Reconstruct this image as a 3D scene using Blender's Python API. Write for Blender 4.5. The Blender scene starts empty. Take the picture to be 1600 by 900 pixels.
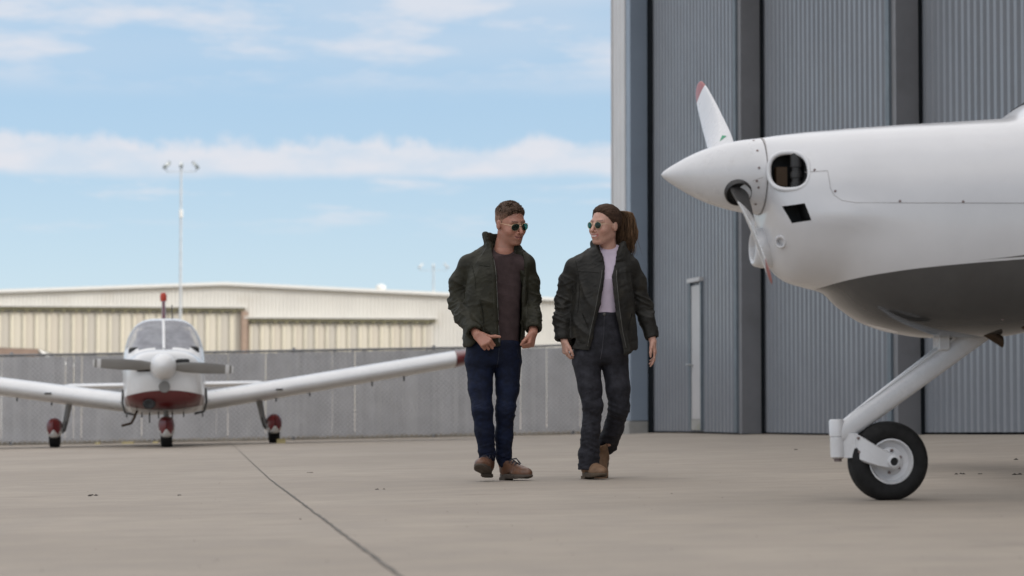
import bpy, bmesh, math, random
import numpy as np
from mathutils import Vector, Matrix

# ------------------------------------------------------------------ camera
FPX, IW, IH, YH, CAMZ = 4000.0, 1600.0, 900.0, 630.0, 0.496
PITCH = math.atan((YH - IH / 2) / FPX)
scene = bpy.context.scene
coll = scene.collection
cd = bpy.data.cameras.new('camera')
cd.sensor_width = 36.0
cd.lens = FPX / IW * 36.0
cd.clip_start = 0.1
cd.clip_end = 6000.0
cd.dof.use_dof = True
cd.dof.focus_distance = 16.5
cd.dof.aperture_fstop = 3.1
cam = bpy.data.objects.new('camera', cd)
coll.objects.link(cam)
cam.location = (0, 0, CAMZ)
cam.rotation_euler = (math.pi / 2 + PITCH, 0, 0)
scene.camera = cam

# ------------------------------------------------------------------ sky and sun
SUN_EL, SUN_AZ = math.radians(29), math.radians(120)   # azimuth clockwise from +Y: behind the hangar, which shades the apron
world = bpy.data.worlds.new('World')
scene.world = world
world.use_nodes = True
wn, wl = world.node_tree.nodes, world.node_tree.links
for n_ in list(wn):
    wn.remove(n_)
w_out = wn.new('ShaderNodeOutputWorld')
w_bg = wn.new('ShaderNodeBackground')
w_bg.inputs['Strength'].default_value = 0.1
wl.new(w_bg.outputs[0], w_out.inputs[0])
w_sky = wn.new('ShaderNodeTexSky')
w_sky.sky_type = 'NISHITA'
w_sky.sun_disc = False
w_sky.sun_elevation = SUN_EL
w_sky.sun_rotation = SUN_AZ
w_sky.air_density = 0.9
w_sky.dust_density = 0.1
w_sky.ozone_density = 1.2
w_tc = wn.new('ShaderNodeTexCoord')
w_sep = wn.new('ShaderNodeSeparateXYZ')
wl.new(w_tc.outputs['Generated'], w_sep.inputs[0])


def wmath(op, a, b=None, c=None, clamp=False):
    n = wn.new('ShaderNodeMath')
    n.operation = op
    n.use_clamp = clamp
    for i, v in enumerate((a, b, c)):
        if v is None:
            continue
        if hasattr(v, 'is_output'):
            wl.new(v, n.inputs[i])
        else:
            n.inputs[i].default_value = v
    return n.outputs[0]


def wramp(x, lo, hi):
    n = wn.new('ShaderNodeMapRange')
    n.interpolation_type = 'SMOOTHSTEP'
    wl.new(x, n.inputs['Value'])
    n.inputs['From Min'].default_value = lo
    n.inputs['From Max'].default_value = hi
    return n.outputs['Result']


el_deg = wmath('MULTIPLY', wmath('ARCSINE', w_sep.outputs['Z']), 57.29578)


def wnoise(hor, ver, scale, detail, rough=0.55, off=0.0):
    cb = wn.new('ShaderNodeCombineXYZ')
    wl.new(wmath('MULTIPLY', w_sep.outputs['X'], hor), cb.inputs[0])
    wl.new(wmath('MULTIPLY', w_sep.outputs['Y'], hor), cb.inputs[1])
    wl.new(wmath('MULTIPLY_ADD', el_deg, ver, off), cb.inputs[2])
    n = wn.new('ShaderNodeTexNoise')
    n.inputs['Scale'].default_value = scale
    n.inputs['Detail'].default_value = detail
    n.inputs['Roughness'].default_value = rough
    wl.new(cb.outputs[0], n.inputs['Vector'])
    return n.outputs['Fac']


# a long low bank of cloud all round, thin patches above and below it
puff = wnoise(46, 0.75, 1.0, 7, 0.6)
edge_hi = wmath('SUBTRACT', el_deg, wmath('MULTIPLY', wmath('SUBTRACT', puff, 0.5), 1.3))
edge_lo = wmath('SUBTRACT', el_deg, wmath('MULTIPLY', wmath('SUBTRACT', wnoise(22, 0.6, 1.0, 5, 0.55, 3.1), 0.5), 0.5))
bank = wmath('MULTIPLY', wramp(edge_lo, 4.92, 5.22), wmath('SUBTRACT', 1.0, wramp(edge_hi, 5.68, 6.0)))
bank = wmath('MULTIPLY', bank, wmath('MULTIPLY_ADD', wramp(wnoise(30, 1.6, 1.0, 5, 0.6, 9.0), 0.28, 0.66), 0.40, 0.48))
wisp = wmath('MULTIPLY', wramp(wnoise(17, 1.9, 1.0, 6, 0.6, 5.7), 0.5, 0.74),
             wmath('MULTIPLY', wramp(el_deg, 3.4, 4.5), wmath('SUBTRACT', 1.0, wramp(el_deg, 5.0, 5.4))))
high = wmath('MULTIPLY', wramp(wnoise(15, 1.25, 1.0, 7, 0.58, 2.0), 0.37, 0.66), wramp(el_deg, 6.6, 7.8))
veil = wmath('MULTIPLY', wramp(wnoise(5, 0.35, 1.0, 4, 0.5, 12.0), 0.3, 0.75), wramp(el_deg, 6.6, 9.5))
cov = wmath('MAXIMUM', bank, wmath('MULTIPLY', wisp, 0.75))
cov = wmath('MAXIMUM', cov, wmath('MULTIPLY', high, 0.75))
cov = wmath('MAXIMUM', cov, wmath('MULTIPLY', veil, 0.7))
# the thin cloud thickens overhead, as the soft light shows
over = wramp(el_deg, 9.0, 40.0)
cov = wmath('MAXIMUM', cov, wmath('MULTIPLY', over, wmath('MULTIPLY_ADD', wramp(wnoise(2.5, 0.06, 1.0, 5, 0.55, 4.0), 0.3, 0.7), 0.4, 0.45)))
w_tint = wn.new('ShaderNodeMix')
w_tint.data_type = 'RGBA'
w_tint.blend_type = 'MULTIPLY'
w_tint.inputs['Factor'].default_value = 1.0
wl.new(w_sky.outputs[0], w_tint.inputs['A'])
w_tint.inputs['B'].default_value = (1.0, 1.0, 1.0, 1)
w_haze = wn.new('ShaderNodeMix')           # even blue haze in the lower sky
w_haze.data_type = 'RGBA'
wl.new(wmath('SUBTRACT', 0.88, wmath('MULTIPLY', wramp(el_deg, 3.0, 35.0), 0.6)), w_haze.inputs['Factor'])
wl.new(w_tint.outputs['Result'], w_haze.inputs['A'])
w_hcol = wn.new('ShaderNodeMix')
w_hcol.data_type = 'RGBA'
wl.new(wramp(el_deg, 0.5, 7.5), w_hcol.inputs['Factor'])
w_hcol.inputs['A'].default_value = (4.45, 5.6, 6.4, 1)
w_hcol.inputs['B'].default_value = (3.15, 4.55, 6.05, 1)
wl.new(w_hcol.outputs['Result'], w_haze.inputs['B'])
w_mix = wn.new('ShaderNodeMix')
w_mix.data_type = 'RGBA'
wl.new(cov, w_mix.inputs['Factor'])
wl.new(w_haze.outputs['Result'], w_mix.inputs['A'])
w_cl = wn.new('ShaderNodeMix')               # cloud: paler and brighter overhead than at the horizon
w_cl.data_type = 'RGBA'
wl.new(over, w_cl.inputs['Factor'])
w_cl.inputs['A'].default_value = (5.95, 5.95, 6.3, 1)
w_cl.inputs['B'].default_value = (14.5, 13.9, 13.4, 1)
wl.new(w_cl.outputs['Result'], w_mix.inputs['B'])
wl.new(w_mix.outputs['Result'], w_bg.inputs['Color'])

sd = bpy.data.lights.new('sun', 'SUN')
sd.energy = 2.0
sd.angle = math.radians(0.6)
sd.color = (1.0, 0.965, 0.91)
sun = bpy.data.objects.new('sun', sd)
coll.objects.link(sun)
sdir = Vector((math.sin(SUN_AZ) * math.cos(SUN_EL), math.cos(SUN_AZ) * math.cos(SUN_EL), math.sin(SUN_EL)))
sun.rotation_euler = sdir.to_track_quat('Z', 'Y').to_euler()
sun.location = sdir * 60

vs = scene.view_settings
vs.view_transform = 'Standard'
vs.look = 'None'
vs.gamma = 1.0
vs.use_curve_mapping = False
vs.exposure = 0.42

# ------------------------------------------------------------------ helpers
rng = random.Random(7)


def sstep(a, b, x):
    t = min(1.0, max(0.0, (x - a) / (b - a)))
    return t * t * (3 - 2 * t)


def ray(px, py):
    u, v = (px - IW / 2) / FPX, (IH / 2 - py) / FPX
    c, s = math.cos(PITCH), math.sin(PITCH)
    return Vector((u, c - v * s, s + v * c))


def at(px, py, D):
    d = ray(px, py)
    return Vector((0, 0, CAMZ)) + d * (D / d.y)


def hit(px, py, p0, n):
    d = ray(px, py)
    o = Vector((0, 0, CAMZ))
    return o + d * ((p0 - o).dot(n) / d.dot(n))


def gz(x, y):
    z = 0.019 * 25 * math.tanh(x / 25) * (1 - 0.6 * sstep(60, 140, y))
    z -= 0.07 * sstep(36, 44, y) * (1 - sstep(1.0, 3.2, x))
    z += 0.012 * min(max(0.0, x - 3), 3.0) ** 2
    return z


def ground(px, py):
    d = ray(px, py)
    t = 16.0
    for _ in range(40):
        p = Vector((0, 0, CAMZ)) + d * t
        t += (p.z - gz(p.x, p.y)) / -d.z * 0.8
    return Vector((0, 0, CAMZ)) + d * t


class MB:
    def __init__(s):
        s.v, s.f, s.m = [], [], []

    def quad(s, pts, m=0):
        b = len(s.v)
        s.v += [tuple(p) for p in pts]
        s.f.append(tuple(range(b, b + len(pts))))
        s.m.append(m)

    def box(s, lo, hi, m=0, M=None, bev=0.0):
        x0, y0, z0 = lo
        x1, y1, z1 = hi
        if bev > 0:
            b = bev
            ring = [(x0 + b, y0), (x1 - b, y0), (x1, y0 + b), (x1, y1 - b), (x1 - b, y1), (x0 + b, y1), (x0, y1 - b), (x0, y0 + b)]
            ins = [(x0 + 2 * b, y0 + b), (x1 - 2 * b, y0 + b), (x1 - b, y0 + 2 * b), (x1 - b, y1 - 2 * b), (x1 - 2 * b, y1 - b), (x0 + 2 * b, y1 - b), (x0 + b, y1 - 2 * b), (x0 + b, y0 + 2 * b)]
            rings = [[(x, y, z0) for x, y in ins], [(x, y, z0 + b) for x, y in ring], [(x, y, z1 - b) for x, y in ring], [(x, y, z1) for x, y in ins]]
            return s.loft(rings, True, True, m, M)
        P = [(x0, y0, z0), (x1, y0, z0), (x1, y1, z0), (x0, y1, z0), (x0, y0, z1), (x1, y0, z1), (x1, y1, z1), (x0, y1, z1)]
        if M is not None:
            P = [tuple(M @ Vector(p)) for p in P]
        b = len(s.v)
        s.v += P
        for q in ((3, 2, 1, 0), (4, 5, 6, 7), (0, 1, 5, 4), (1, 2, 6, 5), (2, 3, 7, 6), (3, 0, 4, 7)):
            s.f.append(tuple(b + i for i in q))
            s.m.append(m)

    def loft(s, rings, closed=True, caps=True, m=0, M=None):
        b = len(s.v)
        n = len(rings[0])
        for r in rings:
            for p in r:
                s.v.append(tuple(M @ Vector(p)) if M is not None else tuple(p))
        for i in range(len(rings) - 1):
            for j in range(n if closed else n - 1):
                k = (j + 1) % n
                s.f.append((b + i * n + j, b + i * n + k, b + (i + 1) * n + k, b + (i + 1) * n + j))
                s.m.append(m)
        if caps and closed:
            s.f.append(tuple(b + j for j in reversed(range(n))))
            s.f.append(tuple(b + (len(rings) - 1) * n + j for j in range(n)))
            s.m += [m, m]

    def tube(s, pts, rad, n=8, m=0, caps=True):
        pts = [Vector(p) for p in pts]
        if not hasattr(rad, '__len__'):
            rad = [rad] * len(pts)
        rings = []
        up = None
        for i, p in enumerate(pts):
            t = (pts[min(i + 1, len(pts) - 1)] - pts[max(i - 1, 0)]).normalized()
            if up is None:
                up = Vector((0, 0, 1)) if abs(t.z) < 0.9 else Vector((1, 0, 0))
            a = t.cross(up).normalized()
            up = a.cross(t).normalized()
            rings.append([p + (a * math.cos(2 * math.pi * j / n) + up * math.sin(2 * math.pi * j / n)) * rad[i] for j in range(n)])
        s.loft(rings, True, caps, m)

    def lathe(s, prof, n=32, M=None, m=0, caps=True):      # prof: (radius, height) round local Z
        rings = [[(r * math.cos(2 * math.pi * j / n), r * math.sin(2 * math.pi * j / n), h) for j in range(n)] for r, h in prof]
        s.loft(rings, True, caps, m, M)

    def build(s, name, mats, parent=None, smooth=None, world_of=None, attrs=None):
        me = bpy.data.meshes.new(name)
        V = s.v
        if world_of is not None:
            inv = world_of.matrix_basis.inverted()
            V = [tuple(inv @ Vector(p)) for p in V]
        me.from_pydata(V, [], s.f)
        if not isinstance(mats, (list, tuple)):
            mats = [mats]
        for mm in mats:
            me.materials.append(mm)
        if len(mats) > 1:
            me.polygons.foreach_set('material_index', s.m)
        return finish(name, me, parent, smooth)


def finish(name, me, parent=None, smooth=None):
    bm = bmesh.new()
    bm.from_mesh(me)
    bmesh.ops.recalc_face_normals(bm, faces=bm.faces)
    bm.to_mesh(me)
    bm.free()
    if smooth is not None:
        me.polygons.foreach_set('use_smooth', [True] * len(me.polygons))
        if smooth < 179:
            me.set_sharp_from_angle(angle=math.radians(smooth))
    me.update()
    o = bpy.data.objects.new(name, me)
    coll.objects.link(o)
    if parent is not None:
        o.parent = parent
    return o


def empty(name, loc=(0, 0, 0), rot=(0, 0, 0)):
    o = bpy.data.objects.new(name, None)
    o.empty_display_size = 0.3
    coll.objects.link(o)
    o.location = loc
    o.rotation_euler = rot
    o.matrix_basis = Matrix.LocRotScale(Vector(loc), Matrix.Identity(3), None) @ (Matrix.Rotation(rot[2], 4, 'Z') @ Matrix.Rotation(rot[1], 4, 'Y') @ Matrix.Rotation(rot[0], 4, 'X'))
    return o


def tag(o, label=None, cat=None, group=None, kind=None):
    if label:
        o['label'] = label
    if cat:
        o['category'] = cat
    if group:
        o['group'] = group
    if kind:
        o['kind'] = kind
    return o


def interp(xs, ys, x):          # smooth (Catmull-Rom style) interpolation through stations
    x = min(max(x, xs[0]), xs[-1])
    i = max(0, min(len(xs) - 2, int(np.searchsorted(xs, x, side='right')) - 1))
    h = xs[i + 1] - xs[i]
    t = (x - xs[i]) / h

    def sl(k):
        if k <= 0:
            return (ys[1] - ys[0]) / (xs[1] - xs[0])
        if k >= len(xs) - 1:
            return (ys[-1] - ys[-2]) / (xs[-1] - xs[-2])
        a = (ys[k] - ys[k - 1]) / (xs[k] - xs[k - 1])
        b = (ys[k + 1] - ys[k]) / (xs[k + 1] - xs[k])
        if a * b <= 0:
            return 0.0
        return 2 * a * b / (a + b)
    m0, m1 = sl(i) * h, sl(i + 1) * h
    return ((2 * t ** 3 - 3 * t * t + 1) * ys[i] + (t ** 3 - 2 * t * t + t) * m0 + (-2 * t ** 3 + 3 * t * t) * ys[i + 1] + (t ** 3 - t * t) * m1)


# ------------------------------------------------------------------ materials
class NT:
    def __init__(s, mat):
        s.t = mat.node_tree
        s.n, s.l = s.t.nodes, s.t.links

    def new(s, typ, **kw):
        n = s.n.new(typ)
        for k, v in kw.items():
            setattr(n, k, v)
        return n

    def set(s, sock, v):
        if hasattr(v, 'is_output'):
            s.l.new(v, sock)
        else:
            sock.default_value = v

    def math(s, op, a, b=None, clamp=False):
        n = s.new('ShaderNodeMath', operation=op, use_clamp=clamp)
        s.set(n.inputs[0], a)
        if b is not None:
            s.set(n.inputs[1], b)
        return n.outputs[0]

    def noise(s, scale, detail=4, rough=0.55, stretch=None, coord='Object', off=(0, 0, 0)):
        tc = s.new('ShaderNodeTexCoord')
        mp = s.new('ShaderNodeMapping')
        s.l.new(tc.outputs[coord], mp.inputs['Vector'])
        mp.inputs['Location'].default_value = off
        if stretch:
            mp.inputs['Scale'].default_value = stretch
        n = s.new('ShaderNodeTexNoise')
        n.inputs['Scale'].default_value = scale
        n.inputs['Detail'].default_value = detail
        n.inputs['Roughness'].default_value = rough
        s.l.new(mp.outputs[0], n.inputs['Vector'])
        return n.outputs['Fac']

    def ramp(s, x, lo, hi, a=0.0, b=1.0):
        n = s.new('ShaderNodeMapRange', interpolation_type='SMOOTHSTEP')
        s.set(n.inputs['Value'], x)
        n.inputs['From Min'].default_value = lo
        n.inputs['From Max'].default_value = hi
        n.inputs['To Min'].default_value = a
        n.inputs['To Max'].default_value = b
        return n.outputs['Result']

    def mix(s, f, a, b, mode='MIX'):
        n = s.new('ShaderNodeMix', data_type='RGBA', blend_type=mode)
        s.set(n.inputs['Factor'], f)
        for k, v in (('A', a), ('B', b)):
            if isinstance(v, tuple) and len(v) == 3:
                v = v + (1.0,)
            s.set(n.inputs[k], v)
        return n.outputs['Result']

    def bump(s, h, strength, dist=0.01, prev=None):
        n = s.new('ShaderNodeBump')
        n.inputs['Strength'].default_value = strength
        n.inputs['Distance'].default_value = dist
        s.l.new(h, n.inputs['Height'])
        if prev is not None:
            s.l.new(prev, n.inputs['Normal'])
        return n.outputs[0]


def mat(name, col, rough=0.5, metal=0.0, var=0.12, vscale=3.0, bump=None, coat=0.0, spec=0.5, dirt=None, vstretch=None):
    m = bpy.data.materials.new(name)
    m.use_nodes = True
    t = NT(m)
    b = t.n['Principled BSDF']
    b.inputs['Roughness'].default_value = rough
    b.inputs['Metallic'].default_value = metal
    b.inputs['Specular IOR Level'].default_value = spec
    b.inputs['Coat Weight'].default_value = coat
    b.inputs['Coat Roughness'].default_value = 0.06
    c = tuple(col)
    nz = t.noise(vscale, 6, 0.6, vstretch)
    f = t.ramp(nz, 0.25, 0.75)
    res = t.mix(f, tuple(x * (1 - var) for x in c), tuple(min(1, x * (1 + var)) for x in c))
    if dirt:
        dcol, dscale, lo, hi, amt = dirt
        df = t.ramp(t.noise(dscale, 8, 0.65, vstretch, off=(3, 1, 7)), lo, hi, 0, amt)
        res = t.mix(df, res, dcol)
    t.l.new(res, b.inputs['Base Color'])
    rr = t.ramp(t.noise(vscale * 2.3, 5, 0.6, off=(5, 5, 5)), 0.2, 0.8, max(0.02, rough * 0.85), min(1, rough * 1.15))
    t.l.new(rr, b.inputs['Roughness'])
    if bump:
        prev = None
        for sc, st, ds in bump:
            prev = t.bump(t.noise(sc, 4, 0.6, off=(sc, 0, 1)), st, ds, prev)
        t.l.new(prev, b.inputs['Normal'])
    return m


# ------------------------------------------------------------------ implicit surfaces (bodies, clothes, shoes)
def smin(a, b, k):
    h = np.clip(0.5 + 0.5 * (b - a) / k, 0, 1)
    return b + (a - b) * h - k * h * (1 - h)


def smax(a, b, k):
    return -smin(-a, -b, k)


def d_cone(X, Y, Z, a, b, r1, r2):
    bx, by, bz = b[0] - a[0], b[1] - a[1], b[2] - a[2]
    L2 = bx * bx + by * by + bz * bz + 1e-12
    t = np.clip(((X - a[0]) * bx + (Y - a[1]) * by + (Z - a[2]) * bz) / L2, 0, 1)
    return np.sqrt((X - a[0] - bx * t) ** 2 + (Y - a[1] - by * t) ** 2 + (Z - a[2] - bz * t) ** 2) - (r1 + (r2 - r1) * t)


def d_ell(X, Y, Z, c, r):
    x, y, z = (X - c[0]), (Y - c[1]), (Z - c[2])
    k0 = np.sqrt((x / r[0]) ** 2 + (y / r[1]) ** 2 + (z / r[2]) ** 2)
    k1 = np.sqrt((x / r[0] ** 2) ** 2 + (y / r[1] ** 2) ** 2 + (z / r[2] ** 2) ** 2) + 1e-9
    return k0 * (k0 - 1) / k1


class Vol:
    def __init__(s, lo, hi, r):
        s.lo, s.r = np.array(lo, float), r
        s.n = np.ceil((np.array(hi, float) - s.lo) / r).astype(int) + 1
        s.ax = [(s.lo[i] + np.arange(s.n[i]) * r).astype(np.float32) for i in range(3)]
        s.d = np.full(tuple(s.n), 1.0, np.float32)

    def op(s, fn, lo, hi, k=0.01, mode='add'):
        sl = []
        for i in range(3):
            a = max(0, int((lo[i] - s.lo[i]) / s.r) - 1)
            b = min(s.n[i], int((hi[i] - s.lo[i]) / s.r) + 3)
            if b <= a:
                return
            sl.append(slice(a, b))
        sl = tuple(sl)
        X, Y, Z = s.ax[0][sl[0]][:, None, None], s.ax[1][sl[1]][None, :, None], s.ax[2][sl[2]][None, None, :]
        v = fn(X, Y, Z).astype(np.float32)
        if mode == 'add':
            s.d[sl] = smin(s.d[sl], v, k)
        elif mode == 'sub':
            s.d[sl] = smax(s.d[sl], -v, k)
        else:
            s.d[sl] = smax(s.d[sl], v, k)

    def cone(s, a, b, r1, r2=None, k=0.01, mode='add'):
        r2 = r1 if r2 is None else r2
        m = max(r1, r2) + k + 0.03
        lo = [min(a[i], b[i]) - m for i in range(3)]
        hi = [max(a[i], b[i]) + m for i in range(3)]
        s.op(lambda X, Y, Z: d_cone(X, Y, Z, a, b, r1, r2), lo, hi, k, mode)

    def chain(s, pts, rad, k=0.01, kj=0.02, mode='add'):     # one limb: joints blended among themselves first
        m = max(rad) + k + 0.03
        lo = [min(p[i] for p in pts) - m for i in range(3)]
        hi = [max(p[i] for p in pts) + m for i in range(3)]

        def fn(X, Y, Z):
            d = None
            for i in range(len(pts) - 1):
                e = d_cone(X, Y, Z, pts[i], pts[i + 1], rad[i], rad[i + 1])
                d = e if d is None else smin(d, e, kj)
            return d
        s.op(fn, lo, hi, k, mode)

    def mesh(s, smooth=1):
        d = s.d
        ins = d < 0
        sh = [(i, j, k) for i in (0, 1) for j in (0, 1) for k in (0, 1)]
        n = np.array(d.shape) - 1
        cut = lambda A, o: A[o[0]:o[0] + n[0], o[1]:o[1] + n[1], o[2]:o[2] + n[2]]
        an, al = cut(ins, sh[0]).copy(), cut(ins, sh[0]).copy()
        for o in sh[1:]:
            an |= cut(ins, o)
            al &= cut(ins, o)
        act = an & ~al
        idx = np.argwhere(act)
        ids = np.full(act.shape, -1, np.int32)
        ids[act] = np.arange(len(idx))
        val = np.stack([d[idx[:, 0] + o[0], idx[:, 1] + o[1], idx[:, 2] + o[2]] for o in sh], 1)
        acc = np.zeros((len(idx), 3))
        cnt = np.zeros(len(idx))
        for a in range(8):
            for b in range(a + 1, 8):
                if sum(abs(sh[a][q] - sh[b][q]) for q in range(3)) != 1:
                    continue
                va, vb = val[:, a], val[:, b]
                mk = (va < 0) != (vb < 0)
                t = np.where(mk, va / np.where(mk, va - vb, 1), 0)
                pa, pb = np.array(sh[a]), np.array(sh[b])
                acc += mk[:, None] * (pa + (pb - pa) * t[:, None])
                cnt += mk
        V = s.lo + (idx + acc / cnt[:, None]) * s.r
        F = []
        for ax in range(3):
            o1, o2 = [(1, 2), (2, 0), (0, 1)][ax]
            sa = [slice(None)] * 3
            sb = [slice(None)] * 3
            sa[ax], sb[ax] = slice(0, -1), slice(1, None)
            A, B = ins[tuple(sa)], ins[tuple(sb)]
            ch = np.argwhere(A != B)
            ok = (ch[:, o1] > 0) & (ch[:, o2] > 0) & (ch[:, o1] < n[o1]) & (ch[:, o2] < n[o2])
            ch = ch[ok]
            q = []
            for da, db in ((-1, -1), (0, -1), (0, 0), (-1, 0)):
                c = ch.copy()
                c[:, o1] += da
                c[:, o2] += db
                q.append(ids[c[:, 0], c[:, 1], c[:, 2]])
            q = np.stack(q, 1)
            flip = ~A[ch[:, 0], ch[:, 1], ch[:, 2]]
            q[flip] = q[flip][:, ::-1]
            F.append(q)
        F = np.concatenate(F)
        F = F[(F >= 0).all(1)]
        for _ in range(smooth):
            V = laplace(V, F, 0.5)
        return V, F


def laplace(V, F, f):
    a = F.ravel()
    b = np.roll(F, -1, 1).ravel()
    N = len(V)
    cnt = np.bincount(a, minlength=N) + np.bincount(b, minlength=N)
    out = np.empty_like(V)
    for c in range(3):
        out[:, c] = (np.bincount(a, V[b, c], N) + np.bincount(b, V[a, c], N)) / np.maximum(cnt, 1)
    return V + (out - V) * f


def vnormals(V, F):
    e = np.cross(V[F[:, 2]] - V[F[:, 0]], V[F[:, 3]] - V[F[:, 1]])
    N = np.zeros_like(V)
    for c in range(3):
        for k in range(4):
            N[:, c] += np.bincount(F[:, k], e[:, c], len(V))
    return N / (np.linalg.norm(N, axis=1, keepdims=True) + 1e-12)


def vnoise(P, seed=0):
    P = np.asarray(P, float)
    i = np.floor(P).astype(np.int64)
    f = P - i
    f = f * f * (3 - 2 * f)
    out = 0
    for a in (0, 1):
        for b in (0, 1):
            for c in (0, 1):
                h = ((i[:, 0] + a) * 374761393 + (i[:, 1] + b) * 668265263 + (i[:, 2] + c) * 1274126177 + seed * 362437) & 0xffffffff
                h = ((h ^ (h >> 13)) * 1274126177) & 0xffffffff
                h = ((h ^ (h >> 16)) & 0xffff) / 65535.0
                w = (f[:, 0] if a else 1 - f[:, 0]) * (f[:, 1] if b else 1 - f[:, 1]) * (f[:, 2] if c else 1 - f[:, 2])
                out = out + w * h
    return out


def ridged(P, seed=0):
    return 1 - np.abs(2 * vnoise(P, seed) - 1)


def np_mesh(name, V, F, mats, parent=None, cols=None, fl=None):
    me = bpy.data.meshes.new(name)
    me.vertices.add(len(V))
    me.vertices.foreach_set('co', np.asarray(V, np.float32).ravel())
    me.loops.add(len(F) * 4)
    me.loops.foreach_set('vertex_index', np.asarray(F, np.int32).ravel())
    me.polygons.add(len(F))
    me.polygons.foreach_set('loop_start', np.arange(len(F), dtype=np.int32) * 4)
    me.update(calc_edges=True)
    me.polygons.foreach_set('use_smooth', [True] * len(F))
    for mm in (mats if isinstance(mats, (list, tuple)) else [mats]):
        me.materials.append(mm)
    if cols is not None:
        ca = me.color_attributes.new('tone', 'FLOAT_COLOR', 'POINT')
        ca.data.foreach_set('color', np.concatenate([cols, np.ones((len(cols), 1))], 1).astype(np.float32).ravel())
    if fl is not None:
        for k, arr in fl.items():
            fa = me.attributes.new(k, 'FLOAT', 'POINT')
            fa.data.foreach_set('value', np.asarray(arr, np.float32))
    o = bpy.data.objects.new(name, me)
    coll.objects.link(o)
    if parent is not None:
        o.parent = parent
    return o

# ------------------------------------------------------------------ ground
def concrete():
    m = bpy.data.materials.new('apron_concrete')
    m.use_nodes = True
    t = NT(m)
    b = t.n['Principled BSDF']
    big = t.ramp(t.noise(0.35, 6, 0.6), 0.3, 0.7)
    mid = t.ramp(t.noise(2.6, 8, 0.65, off=(4, 2, 0)), 0.3, 0.72)
    fine = t.ramp(t.noise(60, 6, 0.7, off=(1, 9, 0)), 0.25, 0.75)
    c = t.mix(big, (0.325, 0.275, 0.222), (0.405, 0.346, 0.282))
    c = t.mix(t.math('MULTIPLY', mid, 0.5), c, (0.25, 0.22, 0.19))
    c = t.mix(t.math('MULTIPLY', fine, 0.22), c, (0.45, 0.40, 0.345))
    stain = t.ramp(t.noise(0.9, 7, 0.6, off=(11, 3, 0)), 0.6, 0.72, 0, 0.45)
    c = t.mix(stain, c, (0.19, 0.165, 0.14))
    broom = t.noise(1.0, 3, 0.5, stretch=(1.2, 14, 1))
    c = t.mix(t.ramp(broom, 0.35, 0.7, 0, 0.25), c, (0.24, 0.213, 0.187))
    t.l.new(c, b.inputs['Base Color'])
    b.inputs['Roughness'].default_value = 0.82
    b.inputs['Specular IOR Level'].default_value = 0.35
    nb = t.bump(t.noise(9, 6, 0.6), 0.25, 0.006)
    nb = t.bump(t.noise(140, 4, 0.6), 0.35, 0.002, nb)
    t.l.new(nb, b.inputs['Normal'])
    return m


M_concrete = concrete()
xs = sorted(set([-900, -500, -300, -200, -140, -100, -75, -60, -50, -40, -35, 35, 40, 50, 60, 75, 100, 140, 200, 300, 500, 900] + [i * 0.75 for i in range(-40, 41)]))
ys = sorted(set([-120, -60, -30, -15, -8, -4] + [i * 0.8 for i in range(0, 100)] + [82, 85, 90, 95, 100, 110, 120, 130, 140, 160, 200, 300, 500, 900, 1600, 3200]))
gb = MB()
for y in ys:
    for x in xs:
        gb.v.append((x, y, gz(x, y)))
nxs = len(xs)
for j in range(len(ys) - 1):
    for i in range(nxs - 1):
        gb.f.append((j * nxs + i, j * nxs + i + 1, (j + 1) * nxs + i + 1, (j + 1) * nxs + i))
        gb.m.append(0)
apron = gb.build('apron', M_concrete, smooth=180)
tag(apron, kind='structure')

# expansion joint sealed with tar, running across the apron
M_tar = mat('joint_tar', (0.15, 0.135, 0.118), 0.85, var=0.3, vscale=6)
jp = [ground(*p) for p in ((300, 672), (340, 684), (368, 699), (385, 715), (402, 731), (421, 749), (427, 753), (433, 758), (455, 774), (480, 793), (507, 813), (540, 838), (575, 864), (610, 890), (660, 928))]
fine = []
for a, b in zip(jp[:-1], jp[1:]):
    n_ = max(2, int((b - a).length / 0.12))
    for i in range(n_):
        fine.append(a.lerp(b, i / n_))
jb = MB()
r1 = random.Random(3)
for i, p in enumerate(fine):
    q = fine[min(i + 1, len(fine) - 1)] - fine[max(i - 1, 0)]
    s_ = Vector((q.y, -q.x, 0)).normalized()
    w = (0.0034 + 0.0032 * r1.random()) * (1.15 - 0.45 * sstep(12, 24, p.y))
    o_ = s_ * (r1.random() - 0.5) * 0.006
    for sg in (-1, 1):
        v = p + o_ + s_ * w * sg
        jb.v.append((v.x, v.y, gz(v.x, v.y) + 0.004))
    if i:
        k = 2 * i
        jb.f.append((k - 2, k - 1, k + 1, k))
        jb.m.append(0)
jb.build('expansion_joint', M_tar, apron)

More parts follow.
